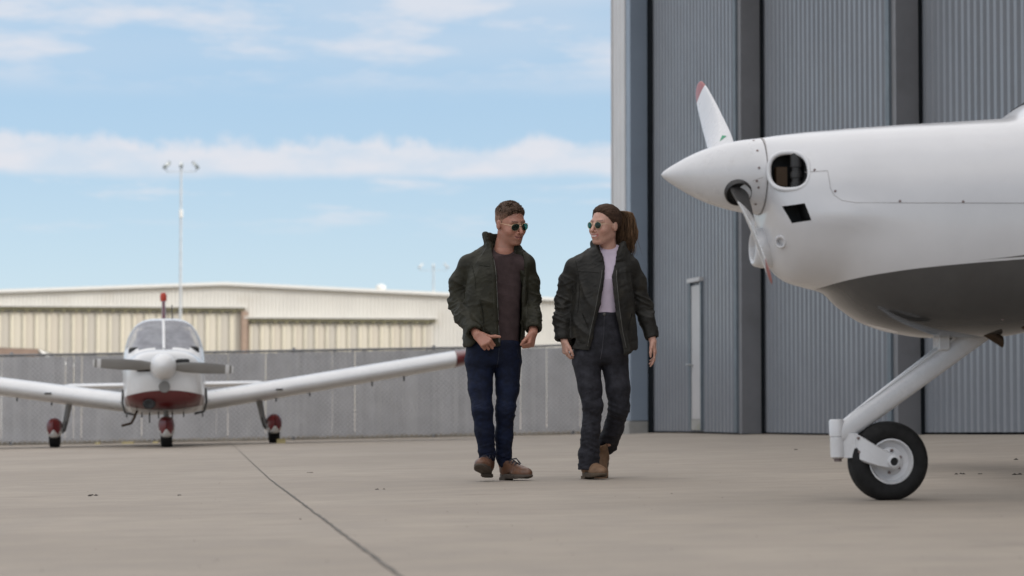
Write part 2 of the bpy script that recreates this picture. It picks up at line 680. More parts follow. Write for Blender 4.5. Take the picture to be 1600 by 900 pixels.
# grit lying on the concrete
M_grit = mat('grit_dark', (0.06, 0.05, 0.042), 0.9, var=0.4, vscale=20)
gr = MB()
r2 = random.Random(11)
spots = [(138, 774, .02), (146, 775, .03), (150, 774, .012), (277, 775, .014), (283, 774, .016), (1243, 703, .03), (1502, 741, .03), (1531, 741, .02), (1596, 718, .04), (1597, 742, .04), (484, 739, .02), (593, 765, .02), (467, 812, .015), (1050, 772, .012), (1130, 778, .01), (700, 800, .01)]
spots += [(r2.uniform(0, 1600), r2.uniform(705, 895), r2.uniform(.004, .009)) for _ in range(110)]
for px, py, sz in spots:
    p = ground(px, py)
    for q in range(3 if sz > .015 else 1):
        c = p + Vector((r2.uniform(-sz, sz), r2.uniform(-sz, sz), 0)) * 1.3
        c.z = gz(c.x, c.y)
        a0 = r2.uniform(0, 6.28)
        n_ = 6
        ring = [c + Vector((math.cos(a0 + k) * sz * r2.uniform(.3, .6), math.sin(a0 + k) * sz * r2.uniform(.3, .6), 0.001)) for k in (0, 1, 2.1, 3.1, 4.2, 5.2)]
        top = c + Vector((0, 0, min(0.012, sz * 0.35)))
        for k in range(n_):
            gr.quad([ring[k], ring[(k + 1) % n_], top])
tag(gr.build('grit', M_grit), 'dark grit and dry leaf crumbs scattered on the concrete apron', 'grit', kind='stuff')

# ------------------------------------------------------------------ big grey hangar on the right
M_sheet = mat('hangar_sheet', (0.208, 0.218, 0.238), 0.36, var=0.06, vscale=1.2, spec=0.5, dirt=((0.2, 0.19, 0.18), 0.8, 0.55, 0.8, 0.35))
M_endfr = mat('hangar_frame', (0.185, 0.183, 0.19), 0.55, var=0.08, vscale=2, dirt=((0.12, 0.115, 0.11), 1.4, 0.5, 0.75, 0.4))
M_trim = mat('hangar_trim', (0.12, 0.145, 0.165), 0.5)
M_blue = mat('hangar_blue', (0.24, 0.285, 0.345), 0.42, var=0.06, vscale=1.0, dirt=((0.22, 0.25, 0.29), 1.2, 0.5, 0.8, 0.5))
M_white_s = mat('hangar_white', (0.60, 0.59, 0.585), 0.5, var=0.05, vscale=1.5)
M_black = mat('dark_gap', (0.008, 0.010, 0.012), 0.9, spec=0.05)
M_plinth = mat('plinth_concrete', (0.33, 0.32, 0.30), 0.85, var=0.15, vscale=5, dirt=((0.16, 0.17, 0.08), 2.5, 0.5, 0.7, 0.7))
M_door = mat('door_paint', (0.47, 0.455, 0.45), 0.45, var=0.05, vscale=2)
M_steel = mat('brushed_steel', (0.5, 0.5, 0.5), 0.35, 1.0)

TH = math.radians(10.1)
HE = Vector((math.sin(TH), -math.cos(TH), 0))            # along the wall towards the camera
HN = Vector((-math.cos(TH), -math.sin(TH), 0))           # out of the wall
HA = at(1018, 677, 40.9)
HA.z = 0.0
HTOP = 9.2
hangar = empty('aircraft_hangar', (HA.x, HA.y, 0), (0, 0, math.atan2(HE.y, HE.x)))
# local frame: x = along the wall towards camera, y = into the building, z up
tag(hangar, 'tall grey corrugated hangar with staggered sliding doors and a white corner', 'hangar')


def hpt(u, dpt, z):
    return HA + HE * u - HN * dpt + Vector((0, 0, z))


def hu(px, dpt, py=500):
    p = hit(px, py, HA - HN * dpt, HN)
    return (p - HA).dot(HE)


def hgz(u, dpt):
    p = hpt(u, dpt, 0)
    return gz(p.x, p.y)


def sheet(mb, u0, u1, dpt, z0f, z1, period=0.2, depth=0.036):
    pts = []
    k = 0
    u = u0
    prof = ((0, 0), (0.34, 0), (0.46, 1), (0.88, 1))
    while u < u1:
        for a, d in prof:
            uu = u + a * period
            if uu <= u1:
                pts.append((uu, dpt - d * depth))
        u += period
    pts.append((u1, pts[-1][1]))
    lo = [(a, d, z0f(a)) for a, d in pts]
    hi = [(a, d, z1) for a, d in pts]
    mb.loft([lo, hi], closed=False, caps=False)
    return mb


u1 = hu(1160, 0)
THK = 0.27
u2 = hu(1404, THK + 0.05)
u3 = u2 + (u2 - u1)
UEND = 52.0                                # unseen length past the camera, added so its shadow covers the apron
edges = [(0.12, u1, 0.0), (u1 - 0.5, u2, THK + 0.05), (u2 - 0.5, u3, 2 * (THK + 0.05))]
for i, (a, b, dp) in enumerate(edges):
    z0 = lambda u, dp=dp: hgz(u, dp) + 0.025
    pn = sheet(MB(), a, b - 0.16, dp, z0, HTOP - 0.8).build('door_panel', M_sheet, hangar, smooth=None)
    # welded frame: core behind the sheet, broad end face, trim at the leading edge
    fb = MB()
    fb.box((a, dp + 0.04, min(z0(a), z0(b))), (b - 0.16, dp + THK, HTOP - 0.8))
    fb.box((b - 0.16, dp - 0.012, z0(b) - 0.01), (b, dp + THK, HTOP - 0.8))
    fb.build('panel_frame', M_endfr, pn)
    tb = MB()
    tb.box((b - 0.30, dp - 0.045, z0(b)), (b - 0.161, dp + 0.03, HTOP - 0.8))
    tb.build('edge_trim', M_trim, pn)
    sb = MB()
    sb.box((a, dp + 0.006, hgz(a, dp) - 0.2), (b - 0.2, dp + 0.038, max(z0(a), z0(b)) + 0.02))
    sb.build('bottom_shadow_gap', M_black, pn)  # black strip drawn in for the shade under the panel
# black strips standing in for the shadow gaps between panels and at the jamb
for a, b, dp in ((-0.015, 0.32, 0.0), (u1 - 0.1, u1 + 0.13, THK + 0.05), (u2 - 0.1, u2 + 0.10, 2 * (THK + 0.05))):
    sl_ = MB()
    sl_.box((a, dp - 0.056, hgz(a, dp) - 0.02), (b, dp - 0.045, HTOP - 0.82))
    sl_.build('shadow_strip', M_black, hangar)
# dark recess between the panels and the jamb
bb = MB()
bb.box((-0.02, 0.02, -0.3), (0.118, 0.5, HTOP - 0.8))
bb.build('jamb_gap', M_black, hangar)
wb = MB()
wb.box((-1.2, 1.3, -0.4), (UEND, 1.6, HTOP - 0.8))
wb.box((-1.2, 0.345, HTOP - 0.801), (UEND, 1.6, HTOP))
wb.box((u3 + 0.1, 0.7, -0.4), (UEND, 1.299, HTOP - 0.81))
wb.build('wall', M_endfr, hangar)
hb_ = MB()
hb_.box((-1.0, -0.40, HTOP - 0.79), (UEND, 0.34, HTOP - 0.002))
hb_.build('door_header', M_sheet, hangar)
# jamb: blue end face and white outer face, both on a concrete plinth
JO = 0.345
jm = MB()
jm.box((-0.34, -JO + 0.012, 0.22), (-0.021, 0.9, HTOP - 0.81))
jm.build('jamb_column', M_blue, hangar)
jw = MB()
sheet(jw, -1.26, -0.345, -JO, lambda u: 0.24, HTOP - 0.4, 0.3, 0.015)
jw.box((-1.26, -JO + 0.004, 0.24), (-0.345, 0.9, HTOP - 0.4))
jw.build('corner_wall', M_white_s, hangar)
sw = MB()
sw.box((-1.28, -JO - 0.03, 0.2), (-1.262, 22, HTOP - 0.3))
sw.build('side_wall', M_white_s, hangar)
pl = MB()
pl.box((-1.35, -JO - 0.05, -0.4), (-0.36, 1.0, 0.195), bev=0.015)
pl.box((-0.355, -JO - 0.03, -0.4), (-0.022, 0.9, 0.21), bev=0.015)
pl.build('plinth', M_plinth, hangar)
rf = MB()
rf.box((-1.6, -0.7, HTOP + 0.004), (UEND + .4, 24, HTOP + 0.25))
rf.box((-1.2, 21.5, -0.4), (UEND, 22, HTOP))
rf.box((UEND - .2, 1.61, -0.4), (UEND, 21.49, HTOP))
rf.build('roof', M_endfr, hangar)
# small door in the first sliding panel
d0, d1 = hu(1079, -0.05), hu(1097, -0.05)
zb = hgz((d0 + d1) / 2, 0) + 0.05
zt = hit(1088, 446, HA + HN * 0.05, HN).z
dr = MB()
dr.box((d0 + 0.09, -0.062, zb + 0.16), (d1 - 0.04, -0.04, zt))
door = dr.build('personnel_door', M_door, hangar)
fb = MB()
fb.box((d0 - 0.02, -0.08, zb), (d0 + 0.085, -0.0355, zt + 0.05))
fb.box((d1 - 0.035, -0.075, zb), (d1 + 0.02, -0.0355, zt + 0.05))
fb.build('side_frame', M_trim, door)
fb = MB()
fb.box((d0 - 0.03, -0.1, zt + 0.052), (d1 + 0.03, -0.0355, zt + 0.11))
fb.build('head_frame', M_door, door)
fb = MB()
fb.box((d0 + 0.09, -0.07, zb + 0.0), (d1 - 0.04, -0.04, zb + 0.155))
fb.build('kick_plate', M_plinth, door)
fb = MB()
zh = hit(1080, 570, HA + HN * 0.05, HN).z
fb.tube([hv for hv in ((d0 + 0.16, -0.06, zh), (d0 + 0.16, -0.13, zh), (d0 + 0.05, -0.13, zh))], 0.014, 8)
fb.tube([(d0 + 0.16, -0.055, zh), (d0 + 0.16, -0.07, zh)], 0.035, 10)
fb.build('handle', M_steel, door, smooth=40)

# ------------------------------------------------------------------ cream hangar far behind the fence
M_cream = mat('cream_wall', (0.74, 0.715, 0.66), 0.55, var=0.04, vscale=0.4, dirt=((0.6, 0.54, 0.45), 0.6, 0.55, 0.8, 0.35))
M_tan = [mat('tan_panel', (0.56, 0.505, 0.415), 0.5, var=0.05, vscale=0.6, vstretch=(1, 1, 0.2)),
         mat('tan_panel', (0.50, 0.46, 0.39), 0.5, var=0.05, vscale=0.6, vstretch=(1, 1, 0.2)),
         mat('tan_panel', (0.60, 0.55, 0.45), 0.5, var=0.05, vscale=0.6, vstretch=(1, 1, 0.2))]
M_lip = mat('panel_lip', (0.72, 0.67, 0.54), 0.5)
M_olive = mat('track_olive', (0.17, 0.155, 0.09), 0.7)
M_brownp = mat('brown_post', (0.36, 0.255, 0.19), 0.6)
M_roofw = mat('roof_white', (0.76, 0.74, 0.69), 0.45, var=0.04)
BY = math.radians(9)
BE = Vector((math.cos(BY), math.sin(BY), 0))
BN = Vector((math.sin(BY), -math.cos(BY), 0))
BA = at(350, 440, 167)
BA.z = 0
cream = empty('metal_hangar', (BA.x, BA.y, -0.3), (0, 0, BY))
tag(cream, 'long cream metal hangar with low gable roof behind the slatted fence', 'hangar')


def bh(px, py, dpt=0.0):
    p = hit(px, py, BA - BN * dpt, BN)
    return (p - BA).dot(BE), p.z + 0.3


ridge = bh(350, 441)[1]
ue_r, ze_r = bh(1010, 472)
ue_l, ze_l = bh(-700, 476)
slope_r = (ridge - ze_r) / ue_r
slope_l = (ridge - ze_l) / -ue_l
topz = lambda u: ridge - (slope_r * u if u > 0 else -slope_l * u)
wb = MB()
pts = []
per = 0.25
k = int(ue_l / per)
while k * per < ue_r:
    u = k * per
    pts += [(u, 0), (u + per * .55, 0), (u + per * .66, -0.11), (u + per * .89, -0.11)]
    k += 1
pts = [p for p in pts if p[0] < 0] + [(0, 0)] + [p for p in pts if p[0] > 0]
wb.loft([[(u, d, 0) for u, d in pts], [(u, d, topz(u) - 0.12) for u, d in pts]], False, False)
wall = wb.build('wall', M_cream, cream)
rb = MB()
for sg, ue, sl in ((1, ue_r + .4, slope_r), (-1, ue_l - .4, -slope_l)):
    a, b = ridge, ridge - abs(sl * ue)
    rb.quad([(0, -0.35, a), (ue, -0.35, b), (ue, 45, b), (0, 45, a)])
    rb.quad([(0, -0.35, a - .28), (ue, -0.35, b - .28), (ue, 45, b - .28), (0, 45, a - .28)])
    rb.quad([(0, -0.35, a), (ue, -0.35, b), (ue, -0.35, b - .2), (0, -0.35, a - .2)])
    rb.quad([(ue, -0.35, b), (ue, 45, b), (ue, 45, b - .28), (ue, -0.35, b - .28)])
roof = rb.build('roof', M_roofw, cream)
sb = MB()
sb.box((ue_l, 0.05, 0), (ue_l + .2, 44.9, ze_l - .3))
sb.box((ue_r - .2, 0.05, 0), (ue_r, 44.9, ze_r - .3))
sb.box((ue_l + .21, 44.5, 0), (ue_r - .21, 44.9, min(ze_l, ze_r) - .35))
sb.build('side_wall', M_cream, cream)
vb = MB()
uv, zv = bh(595, 451, 4)
vb.lathe([(0.30, -0.6), (0.30, 0.0), (0.34, 0.02), (0.34, 0.18), (0.1, 0.3)], 12, Matrix.Translation((uv, 4, zv)))
vb.build('roof_vent', M_roofw, roof, smooth=40)
for k, (p0, p1, yh0, n_, has_post) in enumerate(((-63, 376, 480, 23, True), (388, 676, 498, 17, False))):
    ua, ub = bh(p0, 540, -.2)[0], bh(p1, 540, -.2)[0]
    zh = bh((p0 + p1) / 2, yh0, -.2)[1]
    dl = empty('sliding_door', (0, 0, 0))
    dl.parent = cream
    w = (ub - ua) / n_
    me = None
    for i in range(n_):
        pm = MB()
        pm.loft([[(0.0, 0.0, z), (0.10, -0.13, z), (0.15, -0.13, z), (0.20, -0.02, z), (w * .6, -0.035, z), (w - 0.012, 0.0, z), (w - 0.012, 0.08, z), (0, 0.08, z)] for z in (0.1, zh - 0.33)])
        for q in range(8):
            pass
        pm.m = [1 if (q % 8) in (0, 1, 2) and q < 8 else 0 for q in range(len(pm.f))]
        o = pm.build('door_panel', [M_tan[(i * 7 + k + i // 3) % 3], M_lip], dl)
        o.location = (ua + i * w, -0.2, 0)
    tb = MB()
    tb.box((ua - .2, -0.5, zh - .2), (ub + .2, -0.06, zh + 0.0))
    for i in range(n_):
        x = ua + (i + .5) * w
        tb.box((x - .12, -0.52, zh - .34), (x + .05, -0.2, zh - .2))
    tb.build('door_track', M_olive, dl)
    cb = MB()
    cb.box((ua - .3, -0.62, zh + 0.01), (ub + .3, -0.05, zh + .10))
    cb.build('track_cover', M_cream, dl)
    if has_post:
        pb = MB()
        pb.box((ub + 0.03, -0.55, 0), (ub + .42, -0.04, zh - .21))
        pb.build('door_post', M_brownp, dl)

# low shed roof showing above the fence
M_fascia = mat('brown_fascia', (0.30, 0.215, 0.165), 0.7)
shed = empty('storage_shed', at(0, 640, 75))
shed.location.z = -0.3
shed.matrix_basis = Matrix.Translation(shed.location)
tag(shed, 'low shed with brown fascia just peeping over the slatted fence', 'shed')
p0, p1 = at(-150, 538, 75), at(59, 545.5, 75)
sb = MB()
sb.box((p0.x - shed.location.x, 0.4, 0), (p1.x - shed.location.x - .2, 5.6, p1.z + 0.3 - .35))
sb.build('wall', M_cream, shed)
sb = MB()
x0, x1 = p0.x - shed.location.x, p1.x - shed.location.x
sb.loft([[(x0, 0, p0.z + .3), (x0, 0, p0.z + .06), (x1, 0, p1.z + .06), (x1, 0, p1.z + .3)], [(x0, .12, p0.z + .3), (x0, .12, p0.z + .06), (x1, .12, p1.z + .06), (x1, .12, p1.z + .3)]])
sb.build('fascia', M_fascia, shed)
sb = MB()
sb.quad([(x0, .12, p0.z + .31), (x1 + .02, .12, p1.z + .31), (x1 + .3, 6, p1.z + .06), (x0, 6, p0.z + .06)])
sb.quad([(x1 + .005, 0, p1.z + .3), (x1 + .26, .3, p1.z + .0), (x1 + .26, 6, p1.z - .2), (x1 + .005, 6, p1.z + .05)])
sb.build('roof', M_cream, shed)

# ------------------------------------------------------------------ chain-link fence with grey slats
M_slat = [mat('slat_grey', (0.48, 0.47, 0.47), 0.6, var=0.12, vscale=2), mat('slat_grey', (0.46, 0.45, 0.45), 0.6, var=0.12, vscale=2), mat('slat_grey', (0.51, 0.50, 0.495), 0.6, var=0.12, vscale=2)]
M_galv = mat('galvanised', (0.58, 0.57, 0.57), 0.6, 0.0)
M_gpost = mat('fence_post', (0.2, 0.2, 0.2), 0.5, 0.4)
F0, F1 = at(-950, 640, 43.4), at(1000, 640, 44.6)
FY = math.atan2(F1.y - F0.y, F1.x - F0.x)
FL = math.hypot(F1.x - F0.x, F1.y - F0.y)
fence = empty('slatted_fence', (F0.x, F0.y, 0), (0, 0, FY))
tag(fence, 'grey slatted chain-link fence running along the far edge of the apron', 'fence')
fgz = lambda u: gz(F0.x + u * math.cos(FY), F0.y + u * math.sin(FY))
fh = lambda u: fgz(u) + 1.545 + 0.055 * (1 - u / FL) * 0
r3 = random.Random(5)
sl = MB()
u = 0.02
while u < FL - .05:
    if r3.random() < 0.07:
        u += r3.uniform(0.004, 0.014)
    w = 0.0625
    y = r3.uniform(-.006, .006)
    tw = r3.uniform(-.008, .008)
    b0, t0 = fgz(u) + r3.uniform(.05, .075), fh(u) - r3.uniform(.02, .035)
    mi = r3.choice((0, 0, 0, 1, 1, 2))
    k = len(sl.f)
    sl.box((u, y - .004, b0), (u + w, y + .004, t0), mi)
    u += 0.0635
tag(sl.build('slats', M_slat, fence), kind='stuff')
wm = MB()
sp = 0.085
n_ = int((FL + 1.6) / sp)
for i in range(n_):
    for sg in (1, -1):
        ua = i * sp - (1.5 if sg > 0 else 0)
        a, b = max(0, ua), min(FL, ua + 1.5)
        if b <= a:
            continue
        za = (a - ua) / 1.5
        zb = (b - ua) / 1.5
        f = lambda uu, zz: fgz(uu) + 0.03 + (zz if sg > 0 else 1 - zz) * 1.49
        wm.tube([(a, -0.014, f(a, za)), (b, -0.014, f(b, zb))], 0.0042, 4, caps=False)
tag(wm.build('wire_mesh', M_galv, fence), kind='stuff')
u = 0.7
while u < FL:
    pb = MB()
    pb.tube([(u, 0.05, fgz(u) - .2), (u, 0.05, fh(u) + .02)], 0.03, 10)
    pb.lathe([(0.035, 0), (0.03, .02), (0.01, .035)], 10, Matrix.Translation((u, 0.05, fh(u) + .02)))
    pb.build('post', M_gpost, fence, smooth=40)
    u += 2.42
rb = MB()
rb.tube([(uu, -0.0, fh(uu)) for uu in np.linspace(0, FL, 12)], 0.021, 8)
rb.build('top_rail', M_gpost, fence, smooth=60)
M_kerbp = mat('pale_kerb', (0.52, 0.47, 0.39), 0.85, var=0.2, vscale=3)
kb = MB()
kp = [F0 + (F1 - F0) * t for t in np.linspace(-.05, 1.0, 60)]
kb.loft([[(p.x, p.y + .2, gz(p.x, p.y) - .1), (p.x, p.y + .2, gz(p.x, p.y) + .11), (p.x, p.y + .45, gz(p.x, p.y) + .11), (p.x, p.y + .45, gz(p.x, p.y) - .1)] for p in kp])
tag(kb.build('kerb', M_kerbp), kind='structure')
M_yellow = mat('yellow_paint', (0.38, 0.31, 0.14), 0.6, var=0.15, vscale=8)
for i, (px, w) in enumerate(((153, .04), (200, .10), (243, .045))):
    p = at(px, 690, 43.4)
    y_ = MB()
    y_.loft([[(x, -.06, 0), (x, -.045, .038), (x, .045, .038), (x, .06, 0)] for x in (-w, w)])
    o = y_.build('wheel_stop', M_yellow)
    o.location = (p.x, 43.4, gz(p.x, 43.4) - .004)
    tag(o, ['short yellow wheel stop at the fence, farthest from the nose wheel', 'longest yellow wheel stop at the foot of the fence', 'short yellow wheel stop on the ground right beside the nose wheel'][i], 'wheel stop', 'yellow wheel stops along the fence')

# ------------------------------------------------------------------ floodlight masts
M_mast = mat('mast_paint', (0.52, 0.54, 0.55), 0.5)
M_lampb = mat('lamp_housing', (0.16, 0.19, 0.19), 0.5)
M_lens = mat('lamp_glass', (0.6, 0.62, 0.6), 0.15)


def mast(px, ytop, D, hw, label, lamp):
    b = at(px, 640, D)
    zt = at(px, ytop, D).z
    r = empty('floodlight_mast', (b.x, b.y, gz(b.x, b.y)))
    tag(r, label, 'light mast', 'floodlight masts')
    h = zt - gz(b.x, b.y)
    s_ = 0.68 if D < 200 else 1.2
    m_ = MB()
    m_.tube([(0, 0, 0), (0, 0, h * .4), (0, 0, h - .2 * s_)], [.13 * s_, .11 * s_, .08 * s_], 12)
    m_.build('pole', M_mast, r, smooth=40)
    m_ = MB()
    m_.tube([(-hw, 0, h - .5 * s_), (hw, 0, h - .5 * s_)], .03 * s_, 6)
    m_.build('crossarm', M_mast, r, smooth=40)
    m_ = MB()
    m_.box((-.12 * s_, -.22 * s_, h * .79), (.16 * s_, .1 * s_, h * .79 + .7 * s_), bev=.03)
    m_.build('control_box', M_roofw, r)
    for k, x in enumerate((-hw, 0, hw)):
        M_ = Matrix.Translation((x, 0, h + .05 * s_)) @ Matrix.Rotation(math.radians((42, 0, -42)[k]), 4, 'Y') @ Matrix.Rotation(math.radians(-35), 4, 'X')
        m_ = MB()
        m_.box((-.13 * s_, -.2 * s_, -.42 * s_ if k != 1 else -.22 * s_), (.13 * s_, .2 * s_, .42 * s_ if k != 1 else .22 * s_), M=M_, bev=.06 * s_)
        m_.tube([M_ @ Vector((0, 0, -.3 * s_)), (x * .97, 0, h - .5 * s_)], .035 * s_, 6)
        hd = m_.build('lamp_head', lamp, r)
        m_ = MB()
        m_.box((-.10 * s_, -.225 * s_, -.16 * s_), (.10 * s_, -.203 * s_, .16 * s_), M=M_)
        m_.build('lens', M_lens, hd)


mast(281, 259, 150, 0.85, 'tall pale floodlight mast with three lamp heads behind the parked red and white plane', M_lampb)
mast(677, 416, 380, 1.9, 'distant faint floodlight mast rising over the cream roof near the man', M_mast)  # lamp heads in pale mast paint to imitate distance haze

# ------------------------------------------------------------------ people
PS = 242.0                         # pixels per metre where the two walk


def cloth(name, col, rough=0.8, fine=420, wr=(26, 0.5, 0.012), var=0.25, vscale=14, spec=0.25, sheen=0.0, patch=None, crease=None):
    m = bpy.data.materials.new(name)
    m.use_nodes = True
    t = NT(m)
    b = t.n['Principled BSDF']
    f = t.ramp(t.noise(vscale, 6, 0.6), 0.3, 0.72)
    c = t.mix(f, tuple(x * (1 - var) for x in col), tuple(x * (1 + var) for x in col))
    if patch:
        c = t.mix(t.ramp(t.noise(patch[1], 6, 0.65, off=(7, 3, 1)), patch[2], patch[3], 0, patch[4]), c, patch[0])
    t.l.new(c, b.inputs['Base Color'])
    b.inputs['Roughness'].default_value = rough
    b.inputs['Specular IOR Level'].default_value = spec
    b.inputs['Sheen Weight'].default_value = sheen
    nb = t.bump(t.noise(wr[0], 5, 0.55), wr[1], wr[2])
    if crease:
        tc = t.new('ShaderNodeTexCoord')
        for rot, off in (((.3, .5, .5), (0, 0, 0)), ((-.4, -.6, .2), (5, 3, 2))):
            mp_ = t.new('ShaderNodeMapping')
            mp_.inputs['Rotation'].default_value = rot
            mp_.inputs['Location'].default_value = off
            mp_.inputs['Scale'].default_value = crease[1]
            t.l.new(tc.outputs['Object'], mp_.inputs['Vector'])
            rn = t.new('ShaderNodeTexNoise')
            rn.noise_type = 'RIDGED_MULTIFRACTAL'
            rn.inputs['Scale'].default_value = crease[0]
            rn.inputs['Detail'].default_value = 2.5
            rn.inputs['Distortion'].default_value = 0.6
            t.l.new(mp_.outputs[0], rn.inputs['Vector'])
            nb = t.bump(rn.outputs['Fac'], crease[2], crease[3], nb)
    nb = t.bump(t.noise(fine, 3, 0.6), 0.35, 0.0012, nb)
    t.l.new(nb, b.inputs['Normal'])
    return m


def skin_mat():
    m = bpy.data.materials.new('skin')
    m.use_nodes = True
    t = NT(m)
    b = t.n['Principled BSDF']
    a = t.new('ShaderNodeAttribute', attribute_name='tone')
    f = t.ramp(t.noise(60, 5, 0.6), 0.3, 0.7)
    c = t.mix(t.math('MULTIPLY', f, 0.28), a.outputs['Color'], (0.40, 0.13, 0.09))
    c = t.mix(t.ramp(t.noise(22, 5, 0.6, off=(2, 2, 2)), .45, .75, 0, .22), c, (0.22, 0.09, 0.06))
    t.l.new(c, b.inputs['Base Color'])
    b.inputs['Roughness'].default_value = 0.47
    b.inputs['Subsurface Weight'].default_value = 0.05
    b.inputs['Subsurface Radius'].default_value = (0.012, 0.005, 0.003)
    b.inputs['Subsurface Scale'].default_value = 0.5
    t.l.new(t.bump(t.noise(350, 3, 0.6), 0.2, 0.0008), b.inputs['Normal'])
    return m


def hair_mat(name, c0, c1, stretch):
    m = bpy.data.materials.new(name)
    m.use_nodes = True
    t = NT(m)
    b = t.n['Principled BSDF']
    f = t.ramp(t.noise(90, 5, 0.65, stretch), 0.3, 0.7, 0.55, 1.5)
    a = t.new('ShaderNodeAttribute', attribute_name='tone')
    cc = t.new('ShaderNodeVectorMath', operation='SCALE')
    t.l.new(a.outputs['Vector'], cc.inputs[0])
    t.l.new(f, cc.inputs['Scale'])
    t.l.new(cc.outputs[0], b.inputs['Base Color'])
    b.inputs['Roughness'].default_value = 0.6
    b.inputs['Specular IOR Level'].default_value = 0.16
    t.l.new(t.bump(t.noise(200, 4, 0.65, stretch), 0.7, 0.004), b.inputs['Normal'])
    return m


def lens_mat(name, tint):
    m = bpy.data.materials.new(name)
    m.use_nodes = True
    t = NT(m)
    out = t.n['Material Output']
    t.n.remove(t.n['Principled BSDF'])
    tr = t.new('ShaderNodeBsdfTransparent')
    tr.inputs['Color'].default_value = tint + (1,)
    gl = t.new('ShaderNodeBsdfGlossy')
    gl.inputs['Color'].default_value = (0.9, 0.95, 0.95, 1)
    gl.inputs['Roughness'].default_value = 0.04
    fr = t.new('ShaderNodeFresnel')
    fr.inputs['IOR'].default_value = 1.45
    mx = t.new('ShaderNodeMixShader')
    t.l.new(fr.outputs[0], mx.inputs[0])
    t.l.new(tr.outputs[0], mx.inputs[1])
    t.l.new(gl.outputs[0], mx.inputs[2])
    t.l.new(mx.outputs[0], out.inputs['Surface'])
    return m


M_skin = skin_mat()
M_lens_g = lens_mat('sunglass_lens', (0.022, 0.12, 0.095))
M_gold = mat('gold_wire', (0.75, 0.60, 0.40), 0.3, 1.0)
M_blackw = mat('black_wire', (0.03, 0.03, 0.03), 0.35)


def head_frame(c, yaw, pitch, roll, scale):
    F = Vector((math.sin(yaw) * math.cos(pitch), -math.cos(yaw) * math.cos(pitch), math.sin(pitch)))
    L = Vector((math.cos(yaw), math.sin(yaw), 0))        # viewer-right side of the head
    U = L.cross(F) * -1
    U = F.cross(L) if F.cross(L).z > 0 else L.cross(F)
    R = Matrix.Rotation(roll, 3, Vector((0, -1, 0)))
    F, L, U = R @ F, R @ L, R @ U
    return dict(c=Vector(c), F=F, L=L, U=U, s=scale)


def hl(h, X, Y, Z):
    x, y, z = X - h['c'].x, Y - h['c'].y, Z - h['c'].z
    f = lambda a: (x * a.x + y * a.y + z * a.z) / h['s']
    return f(h['F']), f(h['L']), f(h['U'])


def hw(h, f, l, u):
    return h['c'] + (h['F'] * f + h['L'] * l + h['U'] * u) * h['s']


def head_sdf(f, l, u, male):
    al = np.abs(l)
    jw = 1.0 if male else 0.9
    d = d_ell(f, l, u, (-0.016, 0, 0.032), (0.099, 0.077, 0.089))
    d = smin(d, d_ell(f, l, u, (0.026, 0, -0.028), (0.068, 0.064, 0.082)), 0.03)
    d = smin(d, d_ell(f, l, u, (0.034, 0, -0.076), (0.05, 0.049 * jw, 0.04)), 0.03)
    d = smin(d, d_cone(f, al, u, (-0.022, 0.052 * jw, -0.052), (0.062, 0.02 * jw, -0.106), 0.017, 0.014), 0.022)
    d = smin(d, d_ell(f, l, u, (0.078, 0, -0.104), (0.016, 0.02 if male else 0.015, 0.015)), 0.016)
    d = smin(d, d_cone(f, al, u, (0.082, 0.0, 0.024), (0.074, 0.042, 0.022), 0.010 if male else 0.006, 0.009), 0.016)
    d = smin(d, d_ell(f, al, u, (0.060, 0.043, -0.034), (0.024, 0.020, 0.020)), 0.024)
    d = smax(d, -d_ell(f, al, u, (0.102, 0.031, -0.002), (0.016, 0.020, 0.012)), 0.014)
    d = smin(d, d_ell(f, al, u, (0.080, 0.031, -0.002), (0.011, 0.013, 0.010)), 0.004)
    d = smin(d, d_cone(f, l, u, (0.089, 0, 0.010), (0.117, 0, -0.036), 0.0075, 0.0115), 0.009)
    d = smin(d, d_ell(f, al, u, (0.098, 0.012, -0.041), (0.010, 0.0075, 0.0075)), 0.006)
    d = smin(d, d_ell(f, l, u, (0.088, 0, -0.07), (0.014, 0.026, 0.02)), 0.016)
    lipu = -0.0665 + 6.0 * al * al
    d = smin(d, d_cone(f, al, u, (0.1005, 0.0, -0.0655), (0.086, 0.024, -0.062), 0.0045, 0.003), 0.004)
    d = smin(d, d_cone(f, al, u, (0.0995, 0.0, -0.077), (0.086, 0.022, -0.069), 0.0055, 0.003), 0.004)
    d = smax(d, -d_cone(f, al, u, (0.106, 0.0, -0.0705), (0.088, 0.027, -0.063), 0.0028, 0.002), 0.003)
    # ears
    e = d_ell(f + .25 * (al - .078), al, u, (-0.012, 0.080, -0.005), (0.0175, 0.010, 0.030))
    e = smax(e, -d_ell(f, al, u, (-0.006, 0.093, -0.002), (0.010, 0.007, 0.020)), 0.004)
    d = smin(d, e, 0.007)
    return d


